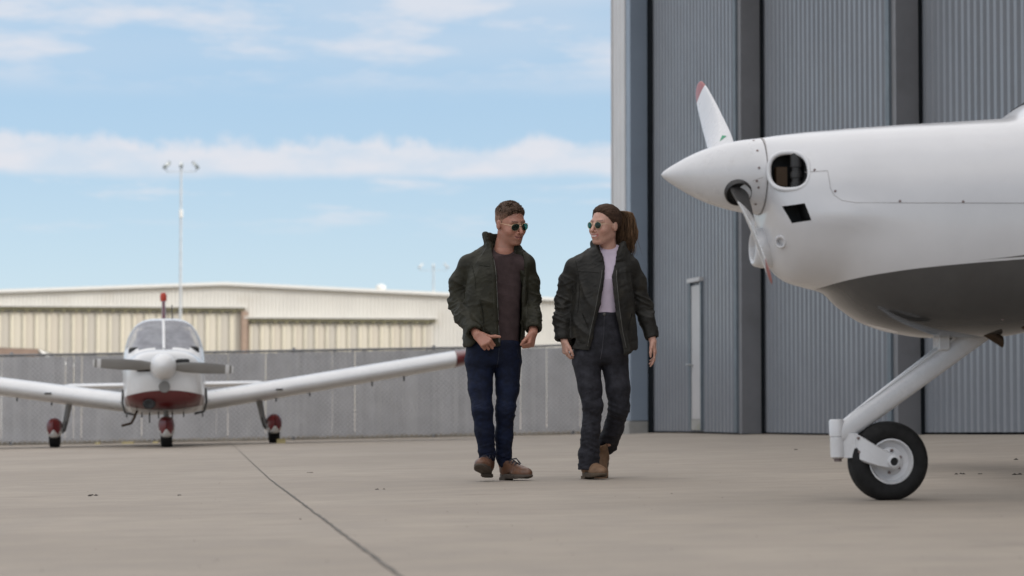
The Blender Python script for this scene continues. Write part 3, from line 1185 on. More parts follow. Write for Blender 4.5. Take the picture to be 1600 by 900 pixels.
def hand_prims(w, d, n, t, curl, thumb, sc=1.0):
    """bones of a hand: w wrist, d towards the fingers, n out of the palm, t towards the thumb; curl per finger"""
    w, d, n, t = Vector(w), Vector(d).normalized(), Vector(n).normalized(), Vector(t).normalized()
    P = []
    lens = (0.044, 0.048, 0.045, 0.036)
    for i, off in enumerate((0.030, 0.0105, -0.0095, -0.028)):
        kn = w + (d * (0.086 - 0.006 * abs(i - 1)) + t * off) * sc
        P.append((w + (t * off * .55 + d * .012) * sc, kn, .0145 * sc, .0115 * sc, .012))
        c = curl[i] if hasattr(curl, '__len__') else curl
        a = 0.0
        p = kn
        for j, (ln, cf) in enumerate(zip((lens[i], lens[i] * .62, lens[i] * .5), (1.15, 1.6, 1.0))):
            a += c * cf
            q = p + (d * math.cos(a) + n * math.sin(a)) * ln * sc
            P.append((p, q, (.0092 - .0009 * j) * sc, (.0085 - .001 * j) * sc, .0035))
            p = q
    b0 = w + (d * .018 + t * .024 + n * .006) * sc
    b1 = w + (d * .052 + t * .044 + n * .016) * sc
    P.append((b0, b1, .016 * sc, .0125 * sc, .012))
    tv = (d * thumb[0] + n * thumb[1] + t * thumb[2]).normalized()
    tv2 = (d * thumb[3] + n * thumb[4] + t * thumb[5]).normalized()
    b2 = b1 + tv * .034 * sc
    P.append((b1, b2, .0115 * sc, .0105 * sc, .005))
    P.append((b2, b2 + tv2 * .028 * sc, .0105 * sc, .0078 * sc, .004))
    return P


def add_prims(v, P):
    for a, b, r1_, r2_, k in P:
        v.cone(tuple(a), tuple(b), r1_, r2_, k)


def fold(V, F, fn):
    N = vnormals(V, F)
    return V + N * fn(V, N)[:, None]


def torso_fn(st, yaw, grow=0.0, nexp=2.4):
    """stations (z, cx, cy, half width, half depth) -> distance function of a turned, tapering trunk"""
    A = np.array(st, float)
    c, s = math.cos(yaw), math.sin(yaw)

    def fn(X, Y, Z):
        z = np.broadcast_to(Z, np.broadcast_shapes(X.shape, Y.shape, Z.shape))[:1, :1, :] if Z.ndim == 3 else Z
        cx, cy, a, b = (np.interp(Z, A[:, 0], A[:, k]) for k in (1, 2, 3, 4))
        x, y = X - cx, Y - cy
        xr, yr = x * c + y * s, -x * s + y * c
        a, b = a + grow, b + grow
        q = (np.abs(xr / a) ** nexp + np.abs(yr / b) ** nexp) ** (1 / nexp)
        return (q - 1) * np.minimum(a, b)
    return fn


def bvh_of(V, F):
    from mathutils.bvhtree import BVHTree
    return BVHTree.FromPolygons([Vector(p) for p in V], [tuple(int(i) for i in f) for f in F])


def front_hit(bv, x, z, lift=.003):
    h_ = bv.ray_cast(Vector((x, -1, z)), Vector((0, 1, 0)))
    return None if h_[0] is None else (x, h_[0].y - lift, z)


def strip(bv, xa, xb, zs, lift=.004):
    m_ = MB()
    rows = []
    for z in zs:
        r_ = [front_hit(bv, xa(z) + (xb(z) - xa(z)) * t, z, lift * q) for t, q in ((0, .1), (.12, 1), (.5, 1.1), (.88, 1), (1, .1))]
        if None not in r_:
            rows.append(r_)
    m_.loft(rows, False, False)
    return m_


def seam_line(bv, pts, r=.0018, lift=.0006):
    m_ = MB()
    pp = []
    for a, b in zip(pts[:-1], pts[1:]):
        for t in np.linspace(0, 1, 12)[:-1]:
            h_ = front_hit(bv, a[0] + (b[0] - a[0]) * t, a[1] + (b[1] - a[1]) * t, lift)
            if h_:
                pp.append(h_)
    m_.tube(pp, r, 5)
    return m_


def shoe(parent, loc, yaw, pitch, roll, M_up, M_sole, L=0.30, boot=False, laces=None, name='shoe'):
    v = Vol((-0.06, -0.08, -0.01), (L + 0.05, 0.08, 0.26), 0.004)
    v.op(lambda X, Y, Z: d_ell(X, Y, Z, (0.05, 0, 0.055), (0.055, 0.038, 0.05)), (-.03, -.08, -.02), (.14, .08, .14), .01)
    v.op(lambda X, Y, Z: d_ell(X, Y, Z, (L * .70, 0.003, 0.038), (L * .30, 0.050, 0.040)), (.02, -.08, -.02), (L + .05, .08, .12), .03)
    v.cone((0.075, 0, 0.085), (L * .62, 0, 0.050), 0.042, 0.034, 0.03)
    top = 0.19 if boot else 0.115
    v.cone((0.055, 0, 0.06), (0.045, 0, top), 0.042, 0.047 if boot else 0.045, 0.025)
    v.op(lambda X, Y, Z: 0.018 - Z + 0 * X + 0 * Y, (-1, -1, -1), (1, 1, 1), .004, 'cut')
    v.op(lambda X, Y, Z: Z - top + 0 * X + 0 * Y, (-1, -1, -1), (1, 1, 1), .006, 'cut')
    v.cone((0.045, 0, top - .02), (0.045, 0, top + .1), 0.037, 0.037, .006, 'sub')
    V, F = v.mesh(1)
    V = fold(V, F, lambda P, N: 0.0025 * (ridged(P * np.array((38, 20, 38)), 4) - .5) * np.clip((P[:, 0] - .06) * 20, 0.2, 1))
    o = np_mesh(name, V, F, M_up, parent)
    o.location = loc
    o.rotation_euler = (roll, pitch, yaw)
    out = []
    for k in range(28):
        a = 2 * math.pi * k / 28
        x = L * .5 + L * .515 * math.cos(a)
        w = 0.040 + 0.014 * sstep(.35, .75, x / L) - 0.004 * sstep(.4, .5, x / L) * 0
        out.append((x, w * math.copysign(abs(math.sin(a)) ** .72, math.sin(a))))
    sb = MB()
    sb.loft([[(L * .5 + (x - L * .5) * s_, y * s_, z + (0.012 * max(0, (x / L - .72)) / .28 if z < .02 else 0.004)) for x, y in out] for s_, z in ((.93, 0.0), (1.0, 0.004), (1.02, 0.020), (0.99, 0.026))])
    so = sb.build('sole', M_sole, o, smooth=50)
    hb = MB()
    hb.loft([[(x, y, z) for x, y in [(0.075, -.034), (0.075, .034), (0.02, .036), (-0.004, .02), (-0.004, -.02), (0.02, -.036)]] for z in (-0.012, 0.006)])
    hb.build('heel', M_sole, o)
    if laces:
        lb = MB()
        for q in range(4):
            x = 0.095 + q * 0.026
            z = 0.118 - q * 0.011
            lb.tube([(x, -.030, z - .012), (x + .01, 0, z + .008), (x + .02, .030, z - .014)], 0.0034, 6)
            lb.tube([(x + .02, -.030, z - .014), (x + .01, 0, z + .009), (x, .030, z - .012)], 0.0034, 6)
        lb.tube([(0.095, 0, .125), (0.10, .04, .13), (0.13, .055, .095)], 0.003, 6)
        lb.tube([(0.095, 0, .125), (0.12, .03, .125), (0.15, .035, .085)], 0.003, 6)
        lb.build('laces', laces, o, smooth=60)
    return o


def sunglasses(parent, h, rx, ry, M_frame, M_lens, aviator):
    def Q(f, l, u):
        return hw(h, f, l, u)
    fr = MB()
    lenses = []
    n = 28
    for sg in (-1, 1):
        ring = []
        for k in range(n):
            a = 2 * math.pi * k / n
            l = 0.0335 * sg + rx * math.cos(a)
            u = ry * math.sin(a)
            if aviator:
                u *= 1.0 + (0.22 if u < 0 else -0.08)
                l -= sg * 0.003 * (u / ry)
            f = 0.1045 - 3.0 * l * l - 0.10 * max(0, -u - .01)
            ring.append((f, l, u - .003))
        fr.tube([Q(*p) for p in ring + ring[:2]], 0.0012 * h['s'], 6, caps=False)
        lm = MB()
        c0 = (0.1045 - 3.0 * 0.0335 ** 2, 0.0335 * sg, -.003)
        rgs = [[Q(*(c0[q] + (p[q] - c0[q]) * s_ + (.0022 * (1 - s_ * s_) if q == 0 else 0) for q in range(3))) for p in ring] for s_ in (.02, .3, .6, .85, 1.0)]
        lm.loft(rgs, True, False)
        lenses.append(lm)
        fr.tube([Q(0.1045 - 3.0 * .06 ** 2, sg * (0.0335 + rx), .005), Q(.07, sg * .076, .007), Q(-.005, sg * .083, .008), Q(-.028, sg * .082, -.012)], 0.0013 * h['s'], 6)
    fr.tube([Q(.1045, -.0335 + rx, .004), Q(.110, 0, .007), Q(.1045, .0335 - rx, .004)], 0.0015 * h['s'], 6)
    if aviator:
        fr.tube([Q(.103, -.024, .0155), Q(.107, 0, .0165), Q(.103, .024, .0155)], 0.0013 * h['s'], 6)
    g = fr.build('sunglasses', M_frame, parent, smooth=60)
    for lm in lenses:
        lm.build('lens', M_lens, g, smooth=60)
    return g


def tones(V, h, base, male, lip):
    """skin colours: lips, brows, stubble, teeth; everything else the base tone"""
    f, l, u = hl(h, V[:, 0], V[:, 1], V[:, 2])
    C = np.tile(np.array(base), (len(V), 1))
    near = (np.abs(l) < .1) & (np.abs(u) < .14) & (np.abs(f) < .14)

    def blend(mk, col):
        mk = np.clip(mk, 0, 1)[:, None] * near[:, None]
        C[:] = C * (1 - mk) + np.array(col) * mk
    al = np.abs(l)
    redd = np.exp(-((al - .042) / .022) ** 2 - ((u + .035) / .025) ** 2) * (f > .03)
    blend(redd * .3, (0.50, 0.19, 0.13))
    blend(np.exp(-((l) / .012) ** 2 - ((u + .036) / .014) ** 2) * (f > .09) * .3, (0.50, 0.19, 0.14))
    if male:
        beard = (f > -.01) * np.clip((-.045 - u) / .02, 0, 1)
        blend(beard * .38, (0.20, 0.115, 0.08))
    blend((np.exp(-((u - .025 - .1 * (al - .03)) / .0045) ** 2) * (al > .012) * (al < .05) * (f > .05)) * .8, (0.06, 0.035, 0.022))
    lu = -.0695 + 8.5 * al * al
    lips = np.clip(1.6 - np.abs(u - lu) / (.007 if male else .0085), 0, 1) * np.clip(((.028 if male else .031) - al) / .004, 0, 1) * (f > .06)
    blend(lips, lip)
    if not male:
        teeth = np.clip(1.5 - np.abs(u - lu + .0002) / .0036, 0, 1) * np.clip((.022 - al) / .003, 0, 1) * (f > .06)
        blend(teeth, (0.72, 0.66, 0.60))
    else:
        mouth = np.clip(1.5 - np.abs(u - lu) / .0032, 0, 1) * np.clip((.027 - al) / .004, 0, 1) * (f > .06)
        blend(mouth * .8, (0.10, 0.03, 0.025))
    return C

# ------------------------------------------------------------------ the man
M_olivej = cloth('olive_waxed_cotton', (0.022, 0.0205, 0.0115), 0.62, wr=(20, 0.45, 0.012), var=0.25, vscale=9, spec=0.3, patch=((0.046, 0.042, 0.024), 7, 0.5, 0.75, 0.45), crease=(7, (1, 1, 2.0), 0.35, 0.012))
M_maroon = cloth('brown_knit', (0.060, 0.040, 0.040), 0.9, fine=600, wr=(18, 0.35, 0.012), var=0.2, crease=(5, (1, 1, 1.6), 0.3, 0.012))
M_navy = cloth('dark_denim', (0.0045, 0.0085, 0.026), 0.75, fine=700, wr=(24, 0.5, 0.012), var=0.4, vscale=20, patch=((0.008, 0.016, 0.045), 7, 0.5, 0.8, 0.5), crease=(8, (.8, .8, 2.2), 0.3, 0.010))
M_leather = mat('brown_leather', (0.15, 0.072, 0.042), 0.42, var=0.3, vscale=14, bump=((90, .3, .002),))
M_rubber = mat('dark_sole', (0.085, 0.065, 0.05), 0.8, var=0.25, vscale=20)
M_lace = mat('dark_lace', (0.02, 0.02, 0.03), 0.8)
M_hair_m = hair_mat('short_brown_hair', (0.045, 0.032, 0.024), (0.115, 0.08, 0.055), (1, 1, .6))
M_zip = mat('zip_metal', (0.10, 0.095, 0.085), 0.45, 0.6)

mp = at(780, 750, 16.5)
man = empty('person', (mp.x, 16.5, gz(mp.x, 16.5)))
tag(man, 'person with cropped hair in open olive jacket, brown shirt and navy jeans, walking', 'person')


def mpx(px, py, y=0.0):
    return ((px - 780) / PS, y, (750 - py) / PS)


HM = head_frame(mpx(798, 349.5, 0.0), math.radians(34), math.radians(-14), math.radians(5), 1.08)
TY = math.radians(18)
# --- body
v = Vol((-.38, -.32, -.02), (.38, .26, 1.86), 0.004)
hc = HM['c']
v.op(lambda X, Y, Z: head_sdf(*hl(HM, X, Y, Z), True) * HM['s'], (hc.x - .16, hc.y - .17, hc.z - .17), (hc.x + .17, hc.y + .16, hc.z + .16), .01)
v.cone(mpx(788, 393, .03), tuple(hw(HM, -.028, 0, -.05)), .070, .060, .03)
v.cone(mpx(766, 408, .05), mpx(806, 409, .045), .04, .04, .03)
v.cone(mpx(780, 415, .04), mpx(771, 545, .02), .075, .08, .03)
RS, RE, RW = mpx(732, 413, .05), mpx(719, 472, .10), mpx(746, 524, -.165)
LS, LE, LW = mpx(821, 412, .03), mpx(830, 470, .08), mpx(833, 520, -.10)
for a, b, c in ((RS, RE, RW), (LS, LE, LW)):
    v.chain([a, b, c], [.05, .042, .029], .02, .02)
LEGS = (([mpx(749, 572, .0), mpx(753, 640, -.06), mpx(761, 716, -.02)], [.06, .05, .035]), ([mpx(793, 572, .03), mpx(789, 640, .0), mpx(787, 726, .06)], [.06, .05, .035]))
for pts, rd in LEGS:
    v.chain(pts, rd, .02, .02)
hd = (Vector(mpx(764, 533, -.115)) - Vector(RW)).normalized()
add_prims(v, hand_prims(RW, (0.62, -.35, -.55), (0.25, 0.75, -.45), (.75, .25, .6), (1.0, 1.1, 1.15, 1.2), (.6, .0, .8, .75, .0, .6), 1.08))
add_prims(v, hand_prims(LW, (-.18, -.3, -.92), (-.75, .5, .0), (-.35, -.85, .35), (1.0, 1.1, 1.15, 1.15), (.9, .3, .5, .8, .6, -.1), 1.05))
V, F = v.mesh(1)
C = tones(V, HM, (0.44, 0.215, 0.15), True, (0.34, 0.13, 0.105))
np_mesh('body', V, F, M_skin, man, C)
# --- hair
v = Vol((hc.x - .16, hc.y - .16, hc.z - .08), (hc.x + .16, hc.y + .16, hc.z + .19), 0.0032)


def man_hair(X, Y, Z):
    f, l, u = hl(HM, X, Y, Z)
    grow = 0.003 + 0.009 * np.clip((u - .045) / .05, 0, 1)
    al = np.abs(l)
    front = 0.088 - 0.050 * np.clip((.092 - u) / .05, 0, 1.25)      # hairline
    front = np.where(u > .092, front + .02, front)
    d = d_ell(f, l, u, (-0.016, 0, 0.032), (0.099, 0.077, 0.089)) - grow * np.clip((front - f) / .022, .12, 1)
    d = smax(d, f - front, .006)
    d = smax(d, (-.062 + 0.55 * np.clip(f + .02, -.03, .2)) - u, .006)
    d = smax(d, -d_ell(f, al, u, (-0.010, 0.085, -0.01), (0.026, 0.016, 0.036)), .004)
    return d * HM['s']


v.op(man_hair, (-9, -9, -9), (9, 9, 9), .001)
V, F = v.mesh(1)
V = fold(V, F, lambda P, N: (.010 * (ridged(P * 30, 3) - .4) + .003 * (ridged(P * 110, 5) - .5)) * np.clip((hl(HM, P[:, 0], P[:, 1], P[:, 2])[2] - .03) / .05, .12, 1))
hu_ = np.clip((hl(HM, V[:, 0], V[:, 1], V[:, 2])[2] - .02) / .06, 0, 1)[:, None]
np_mesh('hair', V, F, M_hair_m, man, np.array((.26, .145, .10)) * (1 - hu_) + np.array((.075, .045, .03)) * hu_)
# short tufts, swept forward over the crown
tf_ = MB()
r5 = random.Random(31)
tcol = []
for i in range(1500):
    a, e_ = r5.uniform(0, 6.283), r5.uniform(0.30, 1.55)
    dx, dy, dz = math.cos(a) * math.cos(e_), math.sin(a) * math.cos(e_), math.sin(e_)
    f0, l0, u0 = -.016 + .104 * dx, .082 * dy, .032 + .098 * dz
    if f0 > .088 - .050 * min(1.25, max(0, (.092 - u0) / .05)) + (.015 if u0 > .092 else 0) or u0 < .035:
        continue
    k_ = min(1, max(.25, (u0 - .035) / .05))
    p0_ = hw(HM, f0, l0, u0)
    dr_ = (HM['F'] * (dx * .6 + r5.uniform(.1, .9)) + HM['L'] * (dy * .6 + r5.uniform(-.6, .6)) + HM['U'] * (dz * .8 + r5.uniform(-.2, .5))).normalized()
    ln_ = r5.uniform(.008, .017) * k_
    b0 = len(tf_.v)
    tf_.tube([p0_ - dr_ * .004, p0_ + dr_ * ln_ * .55 + HM['F'] * .001, p0_ + dr_ * ln_ + HM['F'] * ln_ * .3 - HM['U'] * ln_ * .15], [.0032, .0026, .0004], 4)
    tn = r5.uniform(.7, 1.35)
    tcol += [(.085 * tn, .052 * tn, .033 * tn)] * (len(tf_.v) - b0)
to_ = tf_.build('hair_tufts', M_hair_m, man, smooth=180)
ca = to_.data.color_attributes.new('tone', 'FLOAT_COLOR', 'POINT')
ca.data.foreach_set('color', np.concatenate([np.array(tcol), np.ones((len(tcol), 1))], 1).astype(np.float32).ravel())
tag(to_, kind='stuff')
sunglasses(man, HM, .0258, .0205, M_gold, M_lens_g, True)
# --- shirt
ST = [(.78, -.03, .02, .168, .108), (.95, -.03, .02, .165, .108), (1.1, -.025, .02, .165, .11), (1.25, -.02, .03, .175, .115), (1.36, -.01, .035, .165, .105), (1.44, .0, .035, .135, .088), (1.49, .02, .03, .096, .095), (1.53, .03, .03, .086, .09)]
tf = torso_fn(ST, TY, -.006)
v = Vol((-.25, -.16, .80), (.25, .2, 1.56), .005)
v.op(tf, (-1, -1, .7), (1, 1, 1.7), .001)
v.cone(mpx(792, 402, .04), LS, .050, .060, .03)
v.cone(mpx(775, 402, .05), RS, .050, .058, .03)
v.op(lambda X, Y, Z: np.maximum(Z - 1.505 + .75 * np.clip(-Y + .03, 0, .1), .862 + .10 * (X - .05) ** 2 * 8 - Z), (-1, -1, 0), (1, 1, 2), .008, 'cut')
V, F = v.mesh(1)
V = fold(V, F, lambda P, N: .006 * (ridged(P * np.array((10, 10, 17)) + P[:, [2, 2, 0]] * 3, 8) - .5) * np.clip((1.40 - P[:, 2]) * 5, .2, 1) + .003 * (ridged(P * np.array((14, 14, 30)), 18) - .5) * np.clip((1.1 - P[:, 2]) * 6, 0, 1))
np_mesh('shirt', V, F, M_maroon, man)
# --- jacket
JT = [(.80, -.04, .025, .190, .140), (.90, -.04, .025, .196, .145), (1.05, -.03, .03, .202, .150), (1.2, -.02, .03, .206, .148), (1.32, -.005, .035, .200, .138), (1.40, .0, .038, .175, .118), (1.46, .012, .04, .125, .10), (1.50, .025, .035, .098, .092), (1.56, .03, .03, .098, .09)]
jf = torso_fn(JT, TY)
jin = torso_fn(JT, TY, -.013)
v = Vol((-.40, -.26, .80), (.38, .26, 1.66), .005)
v.op(jf, (-1, -1, .7), (1, 1, 1.53), .001)
v.cone(mpx(764, 394, .05), RS, .048, .066, .05)
v.cone(mpx(808, 396, .035), LS, .046, .062, .05)
v.op(lambda X, Y, Z: Z - 1.525 + 0 * X + 0 * Y, (-1, -1, 1.3), (1, 1, 2), .01, 'cut')
RC, LC = mpx(741, 518, -.145), mpx(833, 513, -.085)
v.op(jin, (-1, -1, .7), (1, 1, 1.7), .004, 'sub')
v.chain([RS, mpx(718, 440, .08), RE, mpx(728, 496, -.02), RC], [.063, .063, .068, .062, .053], .02, .03)
v.chain([LS, mpx(828, 440, .06), LE, mpx(832, 495, .0), LC], [.060, .057, .058, .053, .049], .02, .03)
# open front, cut along the two plackets
zl = np.array([.80, .90, 1.08, 1.2, 1.32, 1.40, 1.47, 1.53])
xl = np.array([.008, .004, -.004, -.010, -.016, -.026, -.045, -.055])
xr = np.array([.15, .152, .150, .152, .160, .160, .145, .125])


def mopen(X, Y, Z):
    a, b = np.interp(Z, zl, xl), np.interp(Z, zl, xr)
    return np.maximum(np.maximum(a - X, X - b), Y + .01 + 0 * X)


v.op(mopen, (-1, -1, .7), (1, .05, 1.6), .006, 'sub')
v.op(lambda X, Y, Z: (.858 + .02 * np.clip(X + .1, -.1, .3) + .004 * np.sin(X * 25)) - Z + 0 * Y, (-1, -1, .7), (1, 1, 1.0), .008, 'cut')
for e, w in ((RC, RE), (LC, LE)):
    dv = (Vector(e) - Vector(w)).normalized()
    v.cone(tuple(Vector(e) + dv * .01), tuple(Vector(e) + dv * .14), .04, .04, .004, 'sub')
    v.op(lambda X, Y, Z: np.maximum((X - e[0]) * -dv.x + (Y - e[1]) * -dv.y + (Z - e[2]) * -dv.z + .018, np.sqrt((X - e[0]) ** 2 + (Y - e[1]) ** 2 + (Z - e[2]) ** 2) - .11), (e[0] - .13, e[1] - .13, e[2] - .13), (e[0] + .13, e[1] + .13, e[2] + .13), .006, 'sub')
# stand-up collar
CT = [(1.40, .02, .04, .112, .105), (1.50, .022, .038, .100, .092), (1.60, .012, .045, .112, .098), (1.7, .01, .05, .12, .1)]
cf = torso_fn(CT, TY, 0, 2.0)


def mcollar(X, Y, Z):
    d = np.abs(cf(X, Y, Z)) - .0065
    top = 1.60 - .45 * np.clip(X + .0, 0, .2) - .22 * np.clip(-X - .08, 0, .2)
    d = smax(d, Z - top, .006)
    d = smax(d, 1.455 - Z, .006)
    a, b = np.interp(Z, [1.45, 1.52, 1.60], [-.05, -.062, -.085]), np.interp(Z, [1.45, 1.52, 1.6], [.135, .122, .115])
    return smax(d, -np.maximum(np.maximum(a - X, X - b), Y + .015), .006)


v.op(mcollar, (-.2, -.2, 1.40), (.25, .22, 1.66), .012)
V, F = v.mesh(1)


def mjf(P, N):
    arm = np.clip((np.abs(P[:, 0] - .0) - .17) / .05, 0, 1)
    low = np.clip((1.36 - P[:, 2]) / .08, 0, 1)
    d1 = (ridged(P * np.array((9, 9, 27)) + np.stack([P[:, 2] * 5, P[:, 0] * 0, P[:, 0] * 14], 1), 2) - .55)
    d2 = (ridged(P * np.array((17, 17, 42)) + np.stack([P[:, 2] * 9, P[:, 0] * 0, -P[:, 0] * 18], 1), 6) - .55)
    d3 = (ridged(P * np.array((15, 15, 6)) + np.stack([P[:, 2] * 4, P[:, 2] * 0, P[:, 0] * 3], 1), 9) - .5)
    sq = lambda d: np.sign(d) * np.abs(d) ** 1.5 * 1.6
    elb = .5 + np.exp(-((P[:, 2] - 1.12) / .12) ** 2)
    return arm * low * elb * (.018 * sq(d1) + .008 * sq(d2)) + (1 - arm) * (.018 * sq(d3) + .005 * sq(d2))


V = laplace(fold(V, F, mjf), F, .35)
jk = np_mesh('jacket', V, F, M_olivej, man)


def on_front(fn, x, z, grow=.004):
    y = -.30
    for _ in range(200):
        if fn(np.array([x]), np.array([y]), np.array([z]))[0] < grow:
            break
        y += .002
    return (x, y, z)


bv = bvh_of(V, F)
fl = lambda z: float(np.interp(z, zl, xl))
fr_ = lambda z: float(np.interp(z, zl, xr))
M_seam = cloth('jacket_seam', (0.014, 0.0135, 0.008), 0.8)
strip(bv, lambda z: fl(z) - .034, lambda z: fl(z) - .006, np.linspace(.875, 1.43, 40)).build('placket', M_olivej, jk, smooth=180)
strip(bv, lambda z: fr_(z) + .006, lambda z: fr_(z) + .030, np.linspace(.885, 1.40, 40)).build('placket', M_olivej, jk, smooth=180)
seam_line(bv, [(fl(z) - .003, z) for z in np.linspace(.88, 1.43, 12)], .0026, .002).build('zip', M_zip, jk, smooth=60)
pl_ = MB()
hp_ = front_hit(bv, fl(.905) - .003, .905, .008)
pl_.box((hp_[0] - .006, hp_[1] - .003, .885), (hp_[0] + .006, hp_[1] + .003, .915), bev=.0015)
pl_.build('zip_pull', M_zip, jk)
seam_line(bv, [(-.175, 1.38), (-.155, 1.30), (-.150, 1.22)], .002).build('seam', M_seam, jk)
seam_line(bv, [(-.118, 1.14), (-.104, 1.08), (-.098, 1.0)], .004, .002).build('pocket_welt', M_seam, jk)
seam_line(bv, [(-.135, 1.385), (-.08, 1.375), (-.055, 1.372)], .0018).build('seam', M_seam, jk)
# --- trousers
v = Vol((-.26, -.26, .03), (.22, .24, .93), .005)
PT = [(.66, -.04, .02, .150, .085), (.74, -.04, .02, .172, .100), (.82, -.038, .02, .180, .118), (.93, -.035, .02, .168, .115)]
v.op(torso_fn(PT, TY * .6), (-1, -1, .70), (1, 1, .95), .001)
v.op(lambda X, Y, Z: np.maximum(Z - .91, .735 - Z) + 0 * X + 0 * Y, (-1, -1, .0), (1, 1, 1), .04, 'cut')
v.chain([mpx(750, 566, .01), mpx(750.5, 606, -.025), mpx(754, 640, -.07), mpx(757, 672, -.05), mpx(762, 714, -.02)], [.093, .074, .061, .058, .052], .03, .03)
v.chain([mpx(793, 566, .03), mpx(793, 606, .015), mpx(790, 640, -.005), mpx(787.5, 680, .03), mpx(787, 724, .06)], [.090, .072, .060, .053, .048], .02, .03)
v.op(lambda X, Y, Z: .125 - .06 * np.clip((X + .02) * 20, 0, 1) - Z + 0 * Y, (-1, -1, -1), (1, 1, .3), .008, 'cut')
V, F = v.mesh(1)


def mtf(P, N):
    kn = np.exp(-((P[:, 2] - .43) / .10) ** 2)
    an = np.exp(-((P[:, 2] - .16) / .10) ** 2)
    hp = np.exp(-((P[:, 2] - .72) / .12) ** 2)
    q = np.stack([P[:, 0] * 8, P[:, 1] * 8, P[:, 2] * 34 + P[:, 0] * 12], 1)
    q2 = np.stack([P[:, 0] * 14, P[:, 1] * 14, P[:, 2] * 60 - P[:, 0] * 20], 1)
    return (ridged(q, 3) - .5) * (.0015 + .008 * kn + .008 * an + .004 * hp) + (ridged(q2, 7) - .5) * (.001 + .004 * an + .003 * kn)


V = fold(V, F, mtf)
mt_ = np_mesh('trousers', V, F, M_navy, man)
bvt = bvh_of(V, F)
M_stitch = mat('denim_stitch', (0.016, 0.02, 0.035), 0.8)
seam_line(bvt, [(.0, .85), (-.005, .78), (-.02, .72)], .0022).build('fly_seam', M_stitch, mt_)
seam_line(bvt, [(.115, .84), (.125, .80), (.138, .775)], .0022).build('pocket_seam', M_stitch, mt_)
# --- shoes: heel of the leading foot down, its toe lifted
a_ = Vector(mpx(763, 742, .03))
shoe(man, (a_.x, a_.y, .030), math.radians(-101), math.radians(-11), 0, M_leather, M_rubber, .295, laces=M_lace)
a_ = Vector(mpx(784, 748, .10))
shoe(man, (a_.x, a_.y, .013), math.radians(-52), 0, 0, M_leather, M_rubber, .295, laces=M_lace)

# ------------------------------------------------------------------ the woman
M_charj = cloth('charcoal_waxed_canvas', (0.019, 0.0175, 0.0145), 0.62, wr=(20, 0.45, 0.012), var=0.25, vscale=8, spec=0.3, patch=((0.056, 0.049, 0.035), 8, 0.48, 0.75, 0.6), crease=(7, (1, 1, 2.0), 0.35, 0.012))
M_lilac = cloth('lilac_jersey', (0.56, 0.475, 0.56), 0.9, fine=600, wr=(18, 0.3, 0.012), var=0.06, crease=(5, (1.3, 1.3, 1), 0.3, 0.012))
M_grey_d = cloth('washed_black_denim', (0.021, 0.0205, 0.026), 0.75, fine=700, wr=(24, 0.5, 0.012), var=0.4, vscale=20, patch=((0.05, 0.049, 0.06), 6, 0.5, 0.8, 0.6), crease=(8, (.8, .8, 2.2), 0.3, 0.010))
M_suede = mat('tan_suede', (0.20, 0.115, 0.065), 0.75, var=0.25, vscale=16, bump=((120, .3, .002),))
M_sole2 = mat('brown_sole', (0.10, 0.07, 0.045), 0.8, var=0.2, vscale=20)
M_hair_w = hair_mat('long_brown_hair', (0.03, 0.018, 0.012), (0.11, 0.065, 0.035), (1.5, 1.5, .25))

wp = at(930, 749, 16.45)
woman = empty('person', (wp.x, 16.45, gz(wp.x, 16.45)))
tag(woman, 'person with brown ponytail in open charcoal jacket, lilac top and black jeans, walking', 'person')


def wpx(px, py, y=0.0):
    return ((px - 930) / 243.2, y, (747.9 - py) / 243.2)


HWm = head_frame(wpx(945, 352, 0.0), math.radians(-43), math.radians(-2), math.radians(-3), 1.03)
TW = math.radians(-6)
hc2 = HWm['c']
v = Vol((-.32, -.26, -.02), (.46, .28, 1.84), 0.004)
v.op(lambda X, Y, Z: head_sdf(*hl(HWm, X, Y, Z), False) * HWm['s'], (hc2.x - .17, hc2.y - .17, hc2.z - .17), (hc2.x + .16, hc2.y + .16, hc2.z + .16), .01)
v.cone(wpx(952, 398, .04), tuple(hw(HWm, -.032, 0, -.05)), .055, .048, .03)
v.cone(wpx(925, 410, .05), wpx(975, 410, .05), .04, .04, .03)
v.cone(wpx(950, 415, .04), wpx(940, 545, .03), .065, .07, .03)
WRS, WRE, WRW = wpx(899, 417, .05), wpx(883, 476, .08), wpx(882, 533, .0)
WLS, WLE, WLW = wpx(985, 415, .05), wpx(1004, 475, .10), wpx(1021, 533, .03)
for a, b, c in ((WRS, WRE, WRW), (WLS, WLE, WLW)):
    v.chain([a, b, c], [.042, .036, .024], .02, .02)
for pts in ([wpx(916, 570, .0), wpx(925, 632, -.05), wpx(921, 728, -.01)], [wpx(960, 570, .03), wpx(967, 634, .02), wpx(952, 690, .18)]):
    v.chain(pts, [.055, .045, .033], .02, .02)
add_prims(v, hand_prims(WRW, (.10, -.12, -1), (.85, .45, .05), (.35, -.9, .1), (.50, .58, .62, .68), (.9, .25, .35, .95, .3, .0), .92))
add_prims(v, hand_prims(WLW, (.16, -.1, -1), (-.9, .25, -.1), (-.2, -.95, .1), (.16, .22, .28, .32), (.9, .2, .3, 1, .15, .0), .92))
V, F = v.mesh(1)
C = tones(V, HWm, (0.56, 0.33, 0.25), False, (0.36, 0.085, 0.085))
wbody = np_mesh('body', V, F, M_skin, woman, C)
M_ring = mat('silver_ring', (0.8, 0.78, 0.74), 0.2, 1.0)
rm = MB()
kq = Vector(WRW) + (Vector((.10, -.12, -1)).normalized() * .086 + Vector((.35, -.9, .1)).normalized() * -.0095) * .92
rm.lathe([(.0098, -.003), (.0108, -.002), (.0108, .002), (.0098, .003), (.0085, 0), (.0098, -.003)], 16, Matrix.Translation(kq + Vector((.006, 0, -.012))), caps=False)
rm.build('ring', M_ring, woman, smooth=60)
